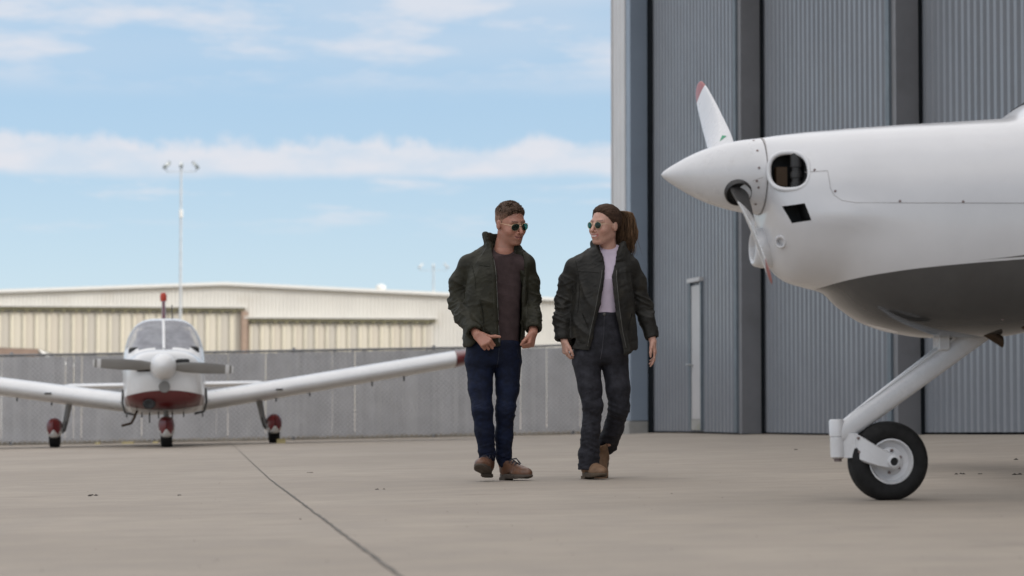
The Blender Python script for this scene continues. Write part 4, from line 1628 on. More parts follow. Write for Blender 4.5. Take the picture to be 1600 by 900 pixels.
# --- hair drawn back
v = Vol((hc2.x - .17, hc2.y - .17, hc2.z - .13), (hc2.x + .19, hc2.y + .2, hc2.z + .19), 0.0035)


def wo_hair(X, Y, Z):
    f, l, u = hl(HWm, X, Y, Z)
    al = np.abs(l)
    d0 = d_ell(f, l, u, (-0.018, 0, 0.032), (0.099, 0.077, 0.089))
    front = 0.078 - 0.062 * np.clip((.088 - u) / .07, 0, 1.2) - 1.0 * al * al
    front = np.where(u > .088, front + .012, front)
    d = d0 - (.007 + .010 * np.clip((u - .02) / .08, 0, 1)) * np.clip((front - f) / .03, .1, 1)
    d = smax(d, f - front, .006)
    d = smax(d, (-.07 + .5 * np.clip(f + .03, 0, .2)) - u, .01)
    d = smax(d, -d_ell(f, al, u, (-0.012, 0.086, -0.008), (0.022, 0.016, 0.031)), .004)
    knot = d_ell(f, l, u, (-.108, .004, .066), (.034, .036, .036))
    return smin(d, knot, .02) * HWm['s']


v.op(wo_hair, (-9, -9, -9), (9, 9, 9), .001)
V, F = v.mesh(1)
f_, l_, u_ = hl(HWm, V[:, 0], V[:, 1], V[:, 2])
# combed grooves running back to the knot
ang = np.arctan2(u_ - .06, l_) * 9
V = fold(V, F, lambda P, N: .0045 * (ridged(np.stack([ang * 1.6, f_ * 14, 0 * f_], 1), 3) - .5) + .0025 * (ridged(np.stack([ang * 4, f_ * 20, 0 * f_], 1), 5) - .5))
hair_w = np_mesh('hair', V, F, M_hair_w, woman, np.tile((.060, .034, .022), (len(V), 1)) * (0.75 + .5 * vnoise(np.stack([ang * 2, f_ * 10, 0 * f_], 1), 9)[:, None]))
# ponytail: many tapering locks along a hanging arc
r4 = random.Random(21)
pt = MB()
k0 = hw(HWm, -.112, .004, .072)
pc = []
for i in range(760):
    a, rr = r4.uniform(0, 6.283), math.sqrt(r4.random())
    ox, oy = math.cos(a) * rr, math.sin(a) * rr
    ln = r4.uniform(.72, 1.05)
    fly = r4.random() < .06
    wob, ph = r4.uniform(.006, .022), a * .5 + r4.uniform(0, 1.2)
    pts, rad = [], []
    n_ = 11
    guide = [(k0.x - .020, k0.z + .002), (k0.x + .010, k0.z + .026), (k0.x + .036, k0.z + .012), (k0.x + .054, k0.z - .045), (k0.x + .060, k0.z - .120), (k0.x + .054, k0.z - .190), (k0.x + .058, k0.z - .275)]
    for j in range(n_):
        t = j / (n_ - 1) * ln
        q = min(t, .9999) * (len(guide) - 1)
        gi = int(q)
        fr_ = q - gi
        gx = guide[gi][0] * (1 - fr_) + guide[gi + 1][0] * fr_
        gzz = guide[gi][1] * (1 - fr_) + guide[gi + 1][1] * fr_
        w_ = (.020 + .064 * math.sin(math.pi * min(1, t * .62 + .12)) * (1 - .35 * t))
        fx = (.05 * t * t if fly else 0)
        pts.append((gx + ox * w_ + wob * math.sin(t * 11 + ph) * t + .008 * math.sin(t * 9 + 1.0) * t + fx, k0.y + .01 + oy * w_ * .9 + .02 * t, gzz + (0.25 - t) * .02 * oy))
        rad.append((.0027 if not fly else .0014) * (1 - .75 * t ** 2) * r4.uniform(.8, 1.1))
    b0 = len(pt.v)
    pt.tube(pts, rad, 5)
    tone = r4.uniform(.6, 1.4) * (1.0 + 1.3 * max(0, ox))  # locks on the right coloured lighter, as if sunlit
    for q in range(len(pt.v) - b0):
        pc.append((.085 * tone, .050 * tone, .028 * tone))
po = pt.build('ponytail', M_hair_w, hair_w, smooth=180)
ca = po.data.color_attributes.new('tone', 'FLOAT_COLOR', 'POINT')
ca.data.foreach_set('color', np.concatenate([np.array(pc), np.ones((len(pc), 1))], 1).astype(np.float32).ravel())
tb_ = MB()
tb_.lathe([(.012, -.006), (.017, -.003), (.017, .003), (.012, .006)], 14, Matrix.Translation(k0 + Vector((.012, 0, .008))) @ Matrix.Rotation(math.radians(60), 4, 'Y'))
tb_.build('hair_tie', M_blackw, hair_w, smooth=60)
# combed strands from the hairline back to the knot
st_ = MB()
scol = []
r6 = random.Random(41)
for i in range(520):
    al_ = r6.uniform(-1.9, 1.9)                   # angle round the hairline, 0 = centre of the forehead
    u0 = .088 - .07 * min(1.2, (abs(al_) / 1.25) ** 2)
    l0 = .079 * math.sin(al_)
    q_ = max(0.0, 1 - (l0 / .079) ** 2 - ((u0 - .032) / .093) ** 2)
    f0 = -.018 + .101 * math.sqrt(q_) * (1 if abs(al_) < 1.57 else -1)
    f0 -= r6.uniform(0, .05) if r6.random() < .7 else 0
    pts, rad = [], []
    jit = r6.uniform(-.006, .006)
    for j in range(9):
        t = j / 8
        f1, l1, u1_ = f0 + (-.112 - f0) * t, l0 * (1 - t) + .004 * t + jit * math.sin(math.pi * t), u0 + (.070 - u0) * t
        vx, vy, vz2 = (f1 + .018) / .099, l1 / .077, (u1_ - .032) / .089
        m_ = math.sqrt(vx * vx + vy * vy + vz2 * vz2) + 1e-6
        gr_ = 1 / m_
        th_ = .004 + .012 * math.sin(math.pi * min(1, t * .8 + .05)) * min(1, max(.3, (u1_ - 0.0) / .08))
        pts.append(hw(HWm, -.018 + vx * gr_ * (.099 + th_), vy * gr_ * (.077 + th_), .032 + vz2 * gr_ * (.089 + th_)))
        rad.append(.0026 * (.45 + .55 * min(1, t * 4)))
    b0 = len(st_.v)
    st_.tube(pts, rad, 4)
    tn = r6.uniform(.55, 1.6)
    scol += [(.062 * tn, .035 * tn, .021 * tn)] * (len(st_.v) - b0)
so_ = st_.build('hair_strands', M_hair_w, hair_w, smooth=180)
ca = so_.data.color_attributes.new('tone', 'FLOAT_COLOR', 'POINT')
ca.data.foreach_set('color', np.concatenate([np.array(scol), np.ones((len(scol), 1))], 1).astype(np.float32).ravel())
tag(so_, kind='stuff')
tag(po, kind='stuff')
sunglasses(woman, HWm, .0225, .021, M_gold, M_lens_g, False)
# --- top
ST2 = [(.95, .04, .03, .130, .095), (1.06, .045, .03, .128, .095), (1.18, .055, .03, .135, .105), (1.28, .065, .03, .15, .118), (1.36, .075, .035, .145, .10), (1.43, .085, .04, .12, .08), (1.475, .09, .04, .075, .068), (1.53, .092, .04, .062, .062)]
v = Vol((-.15, -.16, .98), (.28, .2, 1.56), .005)
v.op(torso_fn(ST2, TW, -.004), (-1, -1, .9), (1, 1, 1.7), .001)
v.op(lambda X, Y, Z: np.maximum(Z - 1.505 + .62 * np.clip(-Y + .04, 0, .1), 1.062 - Z) + 0 * X, (-1, -1, 0), (1, 1, 2), .008, 'cut')
V, F = v.mesh(1)
V = fold(V, F, lambda P, N: .006 * (ridged(P * np.array((12, 12, 9)) + P[:, [2, 0, 0]] * 5, 8) - .5) + .004 * (ridged(P * np.array((10, 10, 34)), 11) - .5) * np.clip((1.18 - P[:, 2]) * 8, 0, 1))
np_mesh('top', V, F, M_lilac, woman)
# --- jacket
JT2 = [(.78, .055, .04, .232, .150), (.90, .055, .04, .222, .148), (1.05, .055, .04, .205, .145), (1.2, .06, .04, .190, .142), (1.32, .06, .045, .185, .134), (1.40, .065, .05, .165, .115), (1.455, .08, .05, .118, .095), (1.49, .088, .048, .090, .086), (1.56, .09, .045, .09, .085)]
jf2 = torso_fn(JT2, TW)
v = Vol((-.33, -.24, .74), (.47, .28, 1.62), .005)
v.op(jf2, (-1, -1, .7), (1, 1, 1.52), .001)
v.cone(wpx(932, 398, .05), WRS, .045, .063, .05)
v.cone(wpx(968, 398, .05), WLS, .045, .060, .05)
v.op(lambda X, Y, Z: Z - 1.51 + 0 * X + 0 * Y, (-1, -1, 1.3), (1, 1, 2), .01, 'cut')
v.op(torso_fn(JT2, TW, -.013), (-1, -1, .7), (1, 1, 1.7), .004, 'sub')
WRC, WLC = wpx(880, 526, .02), wpx(1019, 524, .05)
v.chain([WRS, wpx(889, 440, .07), WRE, wpx(880, 500, .05), WRC], [.062, .059, .058, .054, .050], .02, .03)
v.chain([WLS, wpx(998, 440, .08), WLE, wpx(1012, 500, .08), WLC], [.058, .054, .053, .049, .046], .02, .03)
wz = np.array([.74, .83, .95, 1.07, 1.2, 1.30, 1.36, 1.42, 1.48, 1.53])
wxl = np.array([-.036, -.034, -.012, .016, .040, .060, .066, .058, .026, .018])
wxr = np.array([.190, .178, .152, .136, .122, .114, .118, .132, .158, .165])


def wopen(X, Y, Z):
    a, b = np.interp(Z, wz, wxl), np.interp(Z, wz, wxr)
    return np.maximum(np.maximum(a - X, X - b), Y + 0 * X)


v.op(wopen, (-1, -1, .7), (1, .06, 1.6), .006, 'sub')
v.op(lambda X, Y, Z: (.825 - .30 * np.clip(X - .08, 0, .1) + .45 * np.clip(X - .19, 0, .2) + .005 * np.sin(X * 30)) - Z + 0 * Y, (-1, -1, .7), (.32, 1, 1.0), .008, 'cut')
for e, w in ((WRC, WRE), (WLC, WLE)):
    dv = (Vector(e) - Vector(w)).normalized()
    v.cone(tuple(Vector(e) + dv * .01), tuple(Vector(e) + dv * .14), .036, .036, .004, 'sub')
    v.op(lambda X, Y, Z: np.maximum((X - e[0]) * -dv.x + (Y - e[1]) * -dv.y + (Z - e[2]) * -dv.z + .024, np.sqrt((X - e[0]) ** 2 + (Y - e[1]) ** 2 + (Z - e[2]) ** 2) - .10), (e[0] - .13, e[1] - .13, e[2] - .13), (e[0] + .13, e[1] + .13, e[2] + .13), .006, 'sub')
# folded-down shirt collar with two points
cf2 = torso_fn([(1.36, .088, .045, .135, .118), (1.44, .09, .046, .112, .104), (1.49, .09, .047, .092, .09), (1.54, .088, .05, .09, .086)], TW, 0, 2.0)


def wcollar(X, Y, Z):
    d = np.abs(cf2(X, Y, Z) - .008) - .009
    d = smax(d, Z - (1.530 - .75 * np.clip(.03 - Y, 0, .12)), .006)
    low = 1.425 - .45 * np.clip(-Y - .0, 0, .1) + .2 * np.clip(Y, 0, .1)
    d = smax(d, low - Z, .006)
    a, b = np.interp(Z, [1.36, 1.42, 1.46, 1.53], [.050, .046, .022, .015]), np.interp(Z, [1.36, 1.42, 1.46, 1.53], [.128, .136, .160, .17])
    return smax(d, -np.maximum(np.maximum(a - X, X - b), Y), .006)


v.op(wcollar, (-.15, -.2, 1.34), (.3, .25, 1.62), .010)
V, F = v.mesh(1)


def wjf(P, N):
    cx = P[:, 0] - .06
    arm = np.clip((np.abs(cx) - (.16 + .10 * np.clip((1.2 - P[:, 2]) / .3, 0, 1))) / .04, 0, 1)
    low = np.clip((1.38 - P[:, 2]) / .08, 0, 1)
    d1 = (ridged(P * np.array((9, 9, 26)) + np.stack([P[:, 2] * 5, P[:, 0] * 0, P[:, 0] * 13], 1), 12) - .55)
    d2 = (ridged(P * np.array((17, 17, 40)) + np.stack([P[:, 2] * 9, P[:, 0] * 0, -P[:, 0] * 18], 1), 16) - .55)
    d3 = (ridged(P * np.array((14, 14, 5)) + np.stack([P[:, 2] * 3, P[:, 2] * 0, P[:, 0] * 3], 1), 19) - .5)
    sq = lambda d: np.sign(d) * np.abs(d) ** 1.5 * 1.6
    elb = .55 + np.exp(-((P[:, 2] - 1.10) / .12) ** 2)
    return arm * low * elb * (.018 * sq(d1) + .008 * sq(d2)) + (1 - arm) * (.018 * sq(d3) + .005 * sq(d2))


V = laplace(fold(V, F, wjf), F, .35)
jk2 = np_mesh('jacket', V, F, M_charj, woman)
bv2 = bvh_of(V, F)
gl2 = lambda z: float(np.interp(z, wz, wxl))
gr2 = lambda z: float(np.interp(z, wz, wxr))
M_seam2 = cloth('jacket_seam', (0.012, 0.011, 0.009), 0.8)
strip(bv2, lambda z: gl2(z) - .036, lambda z: gl2(z) - .006, np.linspace(.845, 1.35, 40)).build('placket', M_charj, jk2, smooth=180)
strip(bv2, lambda z: gr2(z) + .006, lambda z: gr2(z) + .036, np.linspace(.835, 1.35, 40)).build('placket', M_charj, jk2, smooth=180)
seam_line(bv2, [(gl2(z) - .020, z) for z in np.linspace(.85, 1.34, 12)], .0026, .0055).build('zip', M_zip, jk2, smooth=60)
seam_line(bv2, [(gr2(z) + .020, z) for z in np.linspace(.84, 1.34, 12)], .0026, .0055).build('zip', M_zip, jk2, smooth=60)
seam_line(bv2, [(-.11, 1.33), (-.02, 1.325), (.025, 1.32)], .0018).build('seam', M_seam2, jk2)
seam_line(bv2, [(.16, 1.32), (.20, 1.325), (.235, 1.33)], .0018).build('seam', M_seam2, jk2)
seam_line(bv2, [(-.125, 1.40), (-.105, 1.30), (-.10, 1.20), (-.115, 1.05)], .002).build('seam', M_seam2, jk2)
seam_line(bv2, [(-.105, .875), (-.05, .868), (-.05, .868)], .0018).build('seam', M_seam2, jk2)
seam_line(bv2, [(-.085, 1.06), (-.05, .98), (-.045, .95)], .0035, .002).build('pocket_welt', M_seam2, jk2)
seam_line(bv2, [(.235, 1.06), (.215, .98), (.212, .95)], .0035, .002).build('pocket_welt', M_seam2, jk2)
# --- jeans, flared at the hem
v = Vol((-.18, -.24, .03), (.30, .42, 1.1), .005)
PT2 = [(.70, .035, .03, .155, .090), (.80, .035, .03, .180, .118), (.90, .04, .03, .165, .115), (1.0, .042, .03, .142, .102), (1.08, .045, .03, .134, .098)]
v.op(torso_fn(PT2, TW), (-1, -1, .68), (1, 1, 1.12), .001)
v.op(lambda X, Y, Z: np.maximum(Z - 1.078, .735 - Z) + 0 * X + 0 * Y, (-1, -1, .0), (1, 1, 1.2), .03, 'cut')
v.chain([wpx(917, 566, .01), wpx(922, 606, -.03), wpx(926, 634, -.055), wpx(923, 672, -.04), wpx(920, 710, -.02), wpx(920, 736, -.015)], [.092, .074, .061, .056, .063, .072], .03, .02)
v.chain([wpx(961, 566, .03), wpx(966, 606, .01), wpx(967.5, 638, .02), wpx(960, 668, .11), wpx(950, 696, .21), wpx(945, 707, .245)], [.088, .076, .064, .060, .066, .07], .02, .02)
v.op(lambda X, Y, Z: .062 - Z + 0 * X + 0 * Y, (-1, -1, -1), (1, .09, .3), .006, 'cut')
v.op(lambda X, Y, Z: (.188 - .5 * (Y - .22)) - Z + 0 * X, (-.02, .13, -1), (1, 1, .36), .006, 'cut')
V, F = v.mesh(1)


def wtf(P, N):
    kn = np.exp(-((P[:, 2] - .47) / .10) ** 2)
    an = np.exp(-((P[:, 2] - .20) / .16) ** 2)
    q = np.stack([P[:, 0] * 8, P[:, 1] * 8, P[:, 2] * 30 + P[:, 0] * 12], 1)
    q2 = np.stack([P[:, 0] * 14, P[:, 1] * 14, P[:, 2] * 55 - P[:, 0] * 20], 1)
    return (ridged(q, 23) - .5) * (.0012 + .007 * kn + .008 * an) + (ridged(q2, 27) - .5) * (.001 + .004 * an + .003 * kn)


V = fold(V, F, wtf)
wt = np_mesh('trousers', V, F, M_grey_d, woman)
bvw = bvh_of(V, F)
M_stitch2 = mat('denim_stitch_grey', (0.045, 0.044, 0.052), 0.8)
seam_line(bvw, [(.058, 1.05), (.055, .95), (.045, .84), (.03, .76)], .0022).build('fly_seam', M_stitch2, wt)
seam_line(bvw, [(-.04, 1.03), (-.02, .97), (-.07, .93)], .0022).build('pocket_seam', M_stitch2, wt)
bb_ = MB()
bb_.lathe([(0, 0), (.010, 0), (.010, .003), (.006, .005), (0, .005)], 12, Matrix.Translation(on_front(torso_fn(PT2, TW), .058, 1.055, .003)) @ Matrix.Rotation(math.radians(90), 4, 'X'))
bb_.build('button', M_zip, wt, smooth=50)
# --- boots
a_ = Vector(wpx(914, 748, .075))
shoe(woman, (a_.x, a_.y, .013), math.radians(-66), 0, 0, M_suede, M_sole2, .275, boot=True, name='boot')
a_ = Vector(wpx(946, 722, .30))
shoe(woman, (a_.x, a_.y, .115), math.radians(-100), math.radians(38), 0, M_suede, M_sole2, .275, boot=True, name='boot')

# ------------------------------------------------------------------ near aircraft: white, grey belly, nose at the left
NA = math.radians(8.0)
n0 = at(1033, 272, 12.12)
near = empty('light_aircraft', (n0.x, n0.y, gz(n0.x + 1.1, n0.y)), (0, 0, NA))
NZ0 = near.location.z
tag(near, 'white light aircraft with grey belly, pointed spinner and bare nose wheel', 'aircraft')
NXL = Vector((math.cos(NA), math.sin(NA), 0))
NYL = Vector((-math.sin(NA), math.cos(NA), 0))
NO = Vector((n0.x, n0.y, NZ0))


def nl(px, py, yl=0.0):
    p = hit(px, py, NO + NYL * yl, NYL) - NO
    return p.dot(NXL), p.z


def curve_node(t, x, pts, xmax, zmax):
    c = t.new('ShaderNodeFloatCurve')
    cm = c.mapping
    cu = cm.curves[0]
    pts = sorted(pts)
    while len(cu.points) < len(pts):
        cu.points.new(0.5, 0.5)
    for q, (a, b) in zip(cu.points, pts):
        q.location = (a / xmax, b / zmax)
        q.handle_type = 'AUTO'
    cm.update()
    t.set(c.inputs['Value'], t.math('DIVIDE', x, xmax))
    return t.math('MULTIPLY', c.outputs[0], zmax)


def near_paint():
    m = bpy.data.materials.new('aircraft_paint')
    m.use_nodes = True
    t = NT(m)
    b = t.n['Principled BSDF']
    tc = t.new('ShaderNodeTexCoord')
    sp = t.new('ShaderNodeSeparateXYZ')
    t.l.new(tc.outputs['Object'], sp.inputs[0])
    x, z = sp.outputs['X'], sp.outputs['Z']
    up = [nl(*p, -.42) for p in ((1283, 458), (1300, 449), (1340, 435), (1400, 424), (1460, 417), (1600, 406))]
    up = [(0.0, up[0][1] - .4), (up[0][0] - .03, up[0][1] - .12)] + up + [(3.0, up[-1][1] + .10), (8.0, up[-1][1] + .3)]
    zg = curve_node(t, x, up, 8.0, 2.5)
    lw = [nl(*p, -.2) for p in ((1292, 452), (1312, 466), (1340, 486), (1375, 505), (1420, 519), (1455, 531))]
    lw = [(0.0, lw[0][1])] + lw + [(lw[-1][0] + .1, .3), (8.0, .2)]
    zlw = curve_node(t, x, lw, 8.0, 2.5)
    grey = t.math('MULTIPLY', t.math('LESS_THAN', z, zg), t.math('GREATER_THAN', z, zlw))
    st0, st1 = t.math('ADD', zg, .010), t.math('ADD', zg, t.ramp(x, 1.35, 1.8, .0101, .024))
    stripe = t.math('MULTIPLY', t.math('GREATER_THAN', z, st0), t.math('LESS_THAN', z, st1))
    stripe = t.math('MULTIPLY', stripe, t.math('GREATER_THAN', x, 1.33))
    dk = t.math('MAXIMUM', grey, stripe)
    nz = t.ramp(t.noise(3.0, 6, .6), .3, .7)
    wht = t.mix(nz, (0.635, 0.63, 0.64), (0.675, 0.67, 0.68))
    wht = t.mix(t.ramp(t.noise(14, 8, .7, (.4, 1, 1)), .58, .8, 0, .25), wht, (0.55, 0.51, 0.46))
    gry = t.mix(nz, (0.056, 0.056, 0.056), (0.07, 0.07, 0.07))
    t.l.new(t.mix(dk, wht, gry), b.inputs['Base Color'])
    t.l.new(t.ramp(dk, 0, 1, .27, .10), b.inputs['Roughness'])
    b.inputs['Coat Weight'].default_value = 0.5
    b.inputs['Coat Roughness'].default_value = 0.08
    t.l.new(t.bump(t.noise(2.2, 3, .5), .06, .02), b.inputs['Normal'])
    return m


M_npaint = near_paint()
M_gwhite = mat('gloss_white', (0.665, 0.66, 0.668), 0.28, var=0.04, vscale=4, coat=0.4, dirt=((0.5, 0.46, 0.41), 9, .55, .8, .3))
M_inside = mat('duct_black', (0.008, 0.008, 0.008), 0.7)
M_panelg = mat('panel_gap', (0.36, 0.34, 0.33), 0.7)
M_screw = mat('screw_head', (0.22, 0.17, 0.16), 0.5, 0.5)
M_red = mat('red_paint', (0.30, 0.045, 0.035), 0.35, var=0.15, vscale=10, coat=0.3)
M_blackp = mat('black_boot', (0.03, 0.028, 0.027), 0.45, var=0.2, vscale=20)
M_tyre = mat('tyre_rubber', (0.014, 0.0135, 0.0135), 0.72, var=0.25, vscale=16, bump=((60, .2, .002),), spec=0.3)
M_brown = mat('burnt_steel', (0.05, 0.028, 0.013), 0.55, 0.4)
M_green = mat('green_decal', (0.05, 0.30, 0.16), 0.4)
M_glass = mat('canopy_glass', (0.05, 0.055, 0.06), 0.06, coat=0.3)

# stations: pixel x, top y, bottom y, half width, exponent
stn = [(1186, 216, 345, .190, 2.0), (1190, 215.5, 368, .215, 2.0), (1197, 214.5, 398, .25, 2.05), (1210, 212.5, 423, .295, 2.1), (1232, 210, 440, .345, 2.15), (1262, 207, 449, .39, 2.2), (1290, 205, 457, .425, 2.25), (1318, 202.5, 482, .45, 2.3),
       (1355, 200, 506, .48, 2.35), (1400, 197, 520, .51, 2.4), (1450, 194.5, 527, .535, 2.45), (1520, 190.5, 528, .565, 2.5), (1562, 187, 525, .58, 2.5)]
X_, ZT, ZB, HWd, EX = [], [], [], [], []
for px, yt, yb, w, e in stn:
    xa, za = nl(px, yt)
    _, zb0 = nl(px, yb, -.12)
    X_.append(xa)
    ZT.append(za)
    ZB.append(zb0)
    HWd.append(w)
    EX.append(e)
xw = X_[-1]
for dx, zt, zb0, w, e in ((.12, 1.905, .80, .59, 2.5), (.45, 2.14, .78, .61, 2.5), (.85, 2.42, .78, .62, 2.5), (1.3, 2.52, .80, .62, 2.4), (2.0, 2.48, .86, .58, 2.3), (2.9, 2.22, 1.0, .44, 2.2), (4.0, 1.98, 1.22, .27, 2.1), (5.2, 1.88, 1.42, .15, 2.0), (6.1, 1.86, 1.55, .07, 2.0)):
    X_.append(xw + dx)
    ZT.append(zt)
    ZB.append(zb0)
    HWd.append(w)
    EX.append(e)


def nsec(x):
    zt, zb0, w, e = (interp(X_, A, x) for A in (ZT, ZB, HWd, EX))
    zc = zb0 + (zt - zb0) * (0.50 + .04 * sstep(.5, 1.0, x))
    return zt, zb0, w, e, zc


def nsurf(x, z, side=-1, off=0.0):
    zt, zb0, w, e, zc = nsec(x)
    h = zt - zc if z > zc else zc - zb0
    q = min(.9999, abs(z - zc) / h)
    y = w * (1 - q ** e) ** (1 / e)
    if y > .1:
        bx, bz = (x - .80) / .20, (z - nl(1270, 338, -.4)[1]) / .055
        y += .022 * math.exp(-bx * bx - bz * bz)
    return (x, side * (y + off), z)


fb = MB()
NS, NR = 120, 72
xs_ = list(np.concatenate([np.linspace(X_[0], X_[0] + .25, 26), np.linspace(X_[0] + .25, xw + .2, 44)[1:], np.linspace(xw + .2, X_[-1], 36)[1:]]))
rings = []
for x in xs_:
    zt, zb0, w, e, zc = nsec(x)
    r_ = []
    for k in range(NR):
        a = 2 * math.pi * k / NR
        c_, s_ = math.cos(a), math.sin(a)
        y = w * math.copysign(abs(c_) ** (2 / e), c_)
        z = zc + (zt - zc if s_ > 0 else zc - zb0) * math.copysign(abs(s_) ** (2 / e), s_)
        # cheek fairing behind the lower inlet
        if abs(y) > .1:
            bx, bz = (x - .80) / .20, (z - nl(1270, 338, -.4)[1]) / .055
            y += math.copysign(.022 * math.exp(-bx * bx - bz * bz), y)
        r_.append((x, y, z))
    rings.append(r_)
fb.loft(rings)
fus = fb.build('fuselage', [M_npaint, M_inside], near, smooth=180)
# cut the side inlets out of the cowl
def cutter(outline, y0, y1, side, shift=0.0):
    c = MB()
    c.loft([[(x, side * y0, z) for x, z in outline], [(x + shift, side * y1, z) for x, z in outline]])
    o = c.build('cutter', M_inside)
    o.parent = near
    return o


def oval(px, py, rx, ry, e, yl, n=36):
    out = []
    for k in range(n):
        a = 2 * math.pi * k / n
        c_, s_ = math.cos(a), math.sin(a)
        out.append(nl(px + rx * math.copysign(abs(c_) ** (2 / e), c_), py - ry * math.copysign(abs(s_) ** (2 / e), s_), yl))
    return out


in1 = oval(1239, 265, 24.5, 27.5, 2.5, -.33)
in2 = [nl(*p, -.325) for p in ((1227, 321), (1256, 318), (1265, 345), (1240, 348))]
cuts = []
for side in (-1, 1):
    cuts.append(cutter(in1, .62, .14, side))
    cuts.append(cutter(in2, .62, .20, side))
for c in cuts:
    md = fus.modifiers.new('cut', 'BOOLEAN')
    md.object = c
    md.operation = 'DIFFERENCE'
    md.solver = 'EXACT'
    md.material_mode = 'TRANSFER'
bpy.context.view_layer.update()
dg = bpy.context.evaluated_depsgraph_get()
nm = bpy.data.meshes.new_from_object(fus.evaluated_get(dg))
fus.modifiers.clear()
fus.data = nm
nm.polygons.foreach_set('use_smooth', [True] * len(nm.polygons))
nm.set_sharp_from_angle(angle=math.radians(38))
for c in cuts:
    bpy.data.objects.remove(c)
# raised lips round the inlets, parts seen inside, small vent
for side in (-1, 1):
    lp = MB()
    ring = [nsurf(x, z, side, -.006) for x, z in in1]
    cxm, czm = sum(p[0] for p in ring) / len(ring), sum(p[2] for p in ring) / len(ring)
    ring = [(cxm + (p[0] - cxm) * 1.10, p[1], czm + (p[2] - czm) * 1.10) for p in ring]
    lp.tube(ring + ring[:1], .0115, 12, caps=False)
    lp.build('inlet_lip', M_gwhite, fus, smooth=180)
    ib = MB()
    xm, zm = nl(1226, 270, -.25)
    ib.box((xm - .03, side * .19 - .03, zm - .06), (xm + .02, side * .19 + .03, zm + .03))
    ib.build('air_filter', M_brown, fus)
    ib = MB()
    xm, zm = nl(1243, 268, -.25)
    ib.lathe([(.03, -.09), (.03, -.05), (.024, -.048), (.024, -.03), (.03, -.028), (.03, 0), (.024, .002), (.024, .02), (.03, .022), (.03, .09)], 18, Matrix.Translation((xm + .01, side * .23, zm)))
    ib.build('cylinder_head', M_blackp, fus, smooth=30)
    vb = MB()
    vx, vz = nl(1234, 374, -.36)
    p = Vector(nsurf(vx, vz, side, -.01))
    Mx = Matrix.Translation(p) @ Vector((-.55, side * .8, -.2)).to_track_quat('Z', 'Y').to_matrix().to_4x4()
    vb.lathe([(.034, -.03), (.032, .012), (.026, .022), (.020, .020), (.017, .0), (.017, -.02)], 20, Mx, caps=False)
    vb.build('vent_ring', M_gwhite, fus, smooth=60)
    vb = MB()
    vb.lathe([(.0172, -.008), (.001, -.0079)], 20, Mx)
    vb.build('vent_hole', M_inside, fus)
    # panel joints and screws
    pg = MB()

    def seam(pts):
        pp = []
        for a, b in zip(pts[:-1], pts[1:]):
            for t in np.linspace(0, 1, 10)[:-1]:
                pp.append((a[0] + (b[0] - a[0]) * t, a[1] + (b[1] - a[1]) * t))
        pp.append(pts[-1])
        pg.tube([nsurf(*nl(x, y, -.42), side, .0003) for x, y in pp], .0014, 5)
    seam([(1194, 276), (1211, 270)])
    seam([(1266, 266), (1298, 265), (1300, 292), (1305, 304), (1316, 313), (1335, 317), (1400, 318.5), (1500, 320), (1640, 322)])
    seam([(1640, 180), (1641, 400)])
    pg.build('panel_seam', M_panelg, fus, smooth=60)
    for sx, sy in ((1280, 263), (1201, 276), (1307, 298), (1400, 316), (1493, 318), (1585, 321), (1573, 498)):
        q = MB()
        pp = Vector(nsurf(*nl(sx, sy, -.42), side, .0))
        nn = Vector((-.1, side, 0)).to_track_quat('Z', 'Y').to_matrix().to_4x4()
        q.lathe([(0.0062, -.004), (.0062, .0015), (.0045, .0024), (.001, .0026)], 12, Matrix.Translation(pp) @ nn)
        q.build('screw', M_screw, fus, smooth=40)
# rounded fairing lip along the chin (white edge below the grey)
# chin air intake under the spinner
ci = MB()
rg = []
for x0p, ry_, rz_, dz in ((1206, .075, .095, .0), (1190, .085, .098, 0), (1180, .084, .092, 0), (1176, .078, .083, 0), (1175, .070, .073, 0), (1178, .064, .066, 0), (1200, .055, .056, 0)):
    xm, zm = nl(x0p, 385)
    rg.append([(xm, ry_ * math.cos(2 * math.pi * k / 28), nl(1180, 387)[1] + rz_ * math.sin(2 * math.pi * k / 28)) for k in range(28)])
ci.loft(rg, True, False)
ci.build('chin_intake', M_gwhite, near, smooth=180)
ci = MB()
ci.loft([[(p[0] - .005, p[1], p[2]) for p in rg[-1]], [(p[0] + .0, p[1] * .1, nl(1180, 387)[1] + (p[2] - nl(1180, 387)[1]) * .1) for p in rg[-1]]])
ci.build('intake_throat', M_inside, near)
# --- spinner and propeller
prop = near
xb, zb1 = nl(1187, 276)
ztip = nl(1033, 273)[1]
PT_ = math.atan2(zb1 - ztip, xb)       # thrust line tilt
PM = Matrix.Translation((0, 0, ztip)) @ Matrix.Rotation(-PT_, 4, 'Y')
sp_prof = [(0.0015, 0.0), (.008, .004), (.028, .028), (.058, .075), (.092, .135), (.122, .20), (.146, .27), (.164, .34), (.176, .41), (.183, .468)]
hs, rs_ = [p[1] for p in sp_prof], [p[0] for p in sp_prof]
sm = MB()
kx = xb / .475
pf = [(interp(hs, rs_, h) , h * kx) for h in np.linspace(0, .468, 46)]
RX = Matrix.Rotation(math.pi / 2, 4, 'Y')        # lathe axis Z -> local X
sm.lathe(pf + [(.17, .468 * kx), (.01, .468 * kx + .001)], 64, PM @ RX)
spn = sm.build('spinner', M_gwhite, prop, smooth=50)
bk = MB()
bk.lathe([(.12, .468 * kx + .002), (.1855, .468 * kx + .003), (.1855, .480 * kx), (.12, .480 * kx + .001)], 64, PM @ RX)
bk.build('back_plate', M_panelg, prop, smooth=50)
xh = nl(1144, 284)[0]
HB = PM @ Matrix.Translation((xh, 0, 0))
PHI = math.radians(56)
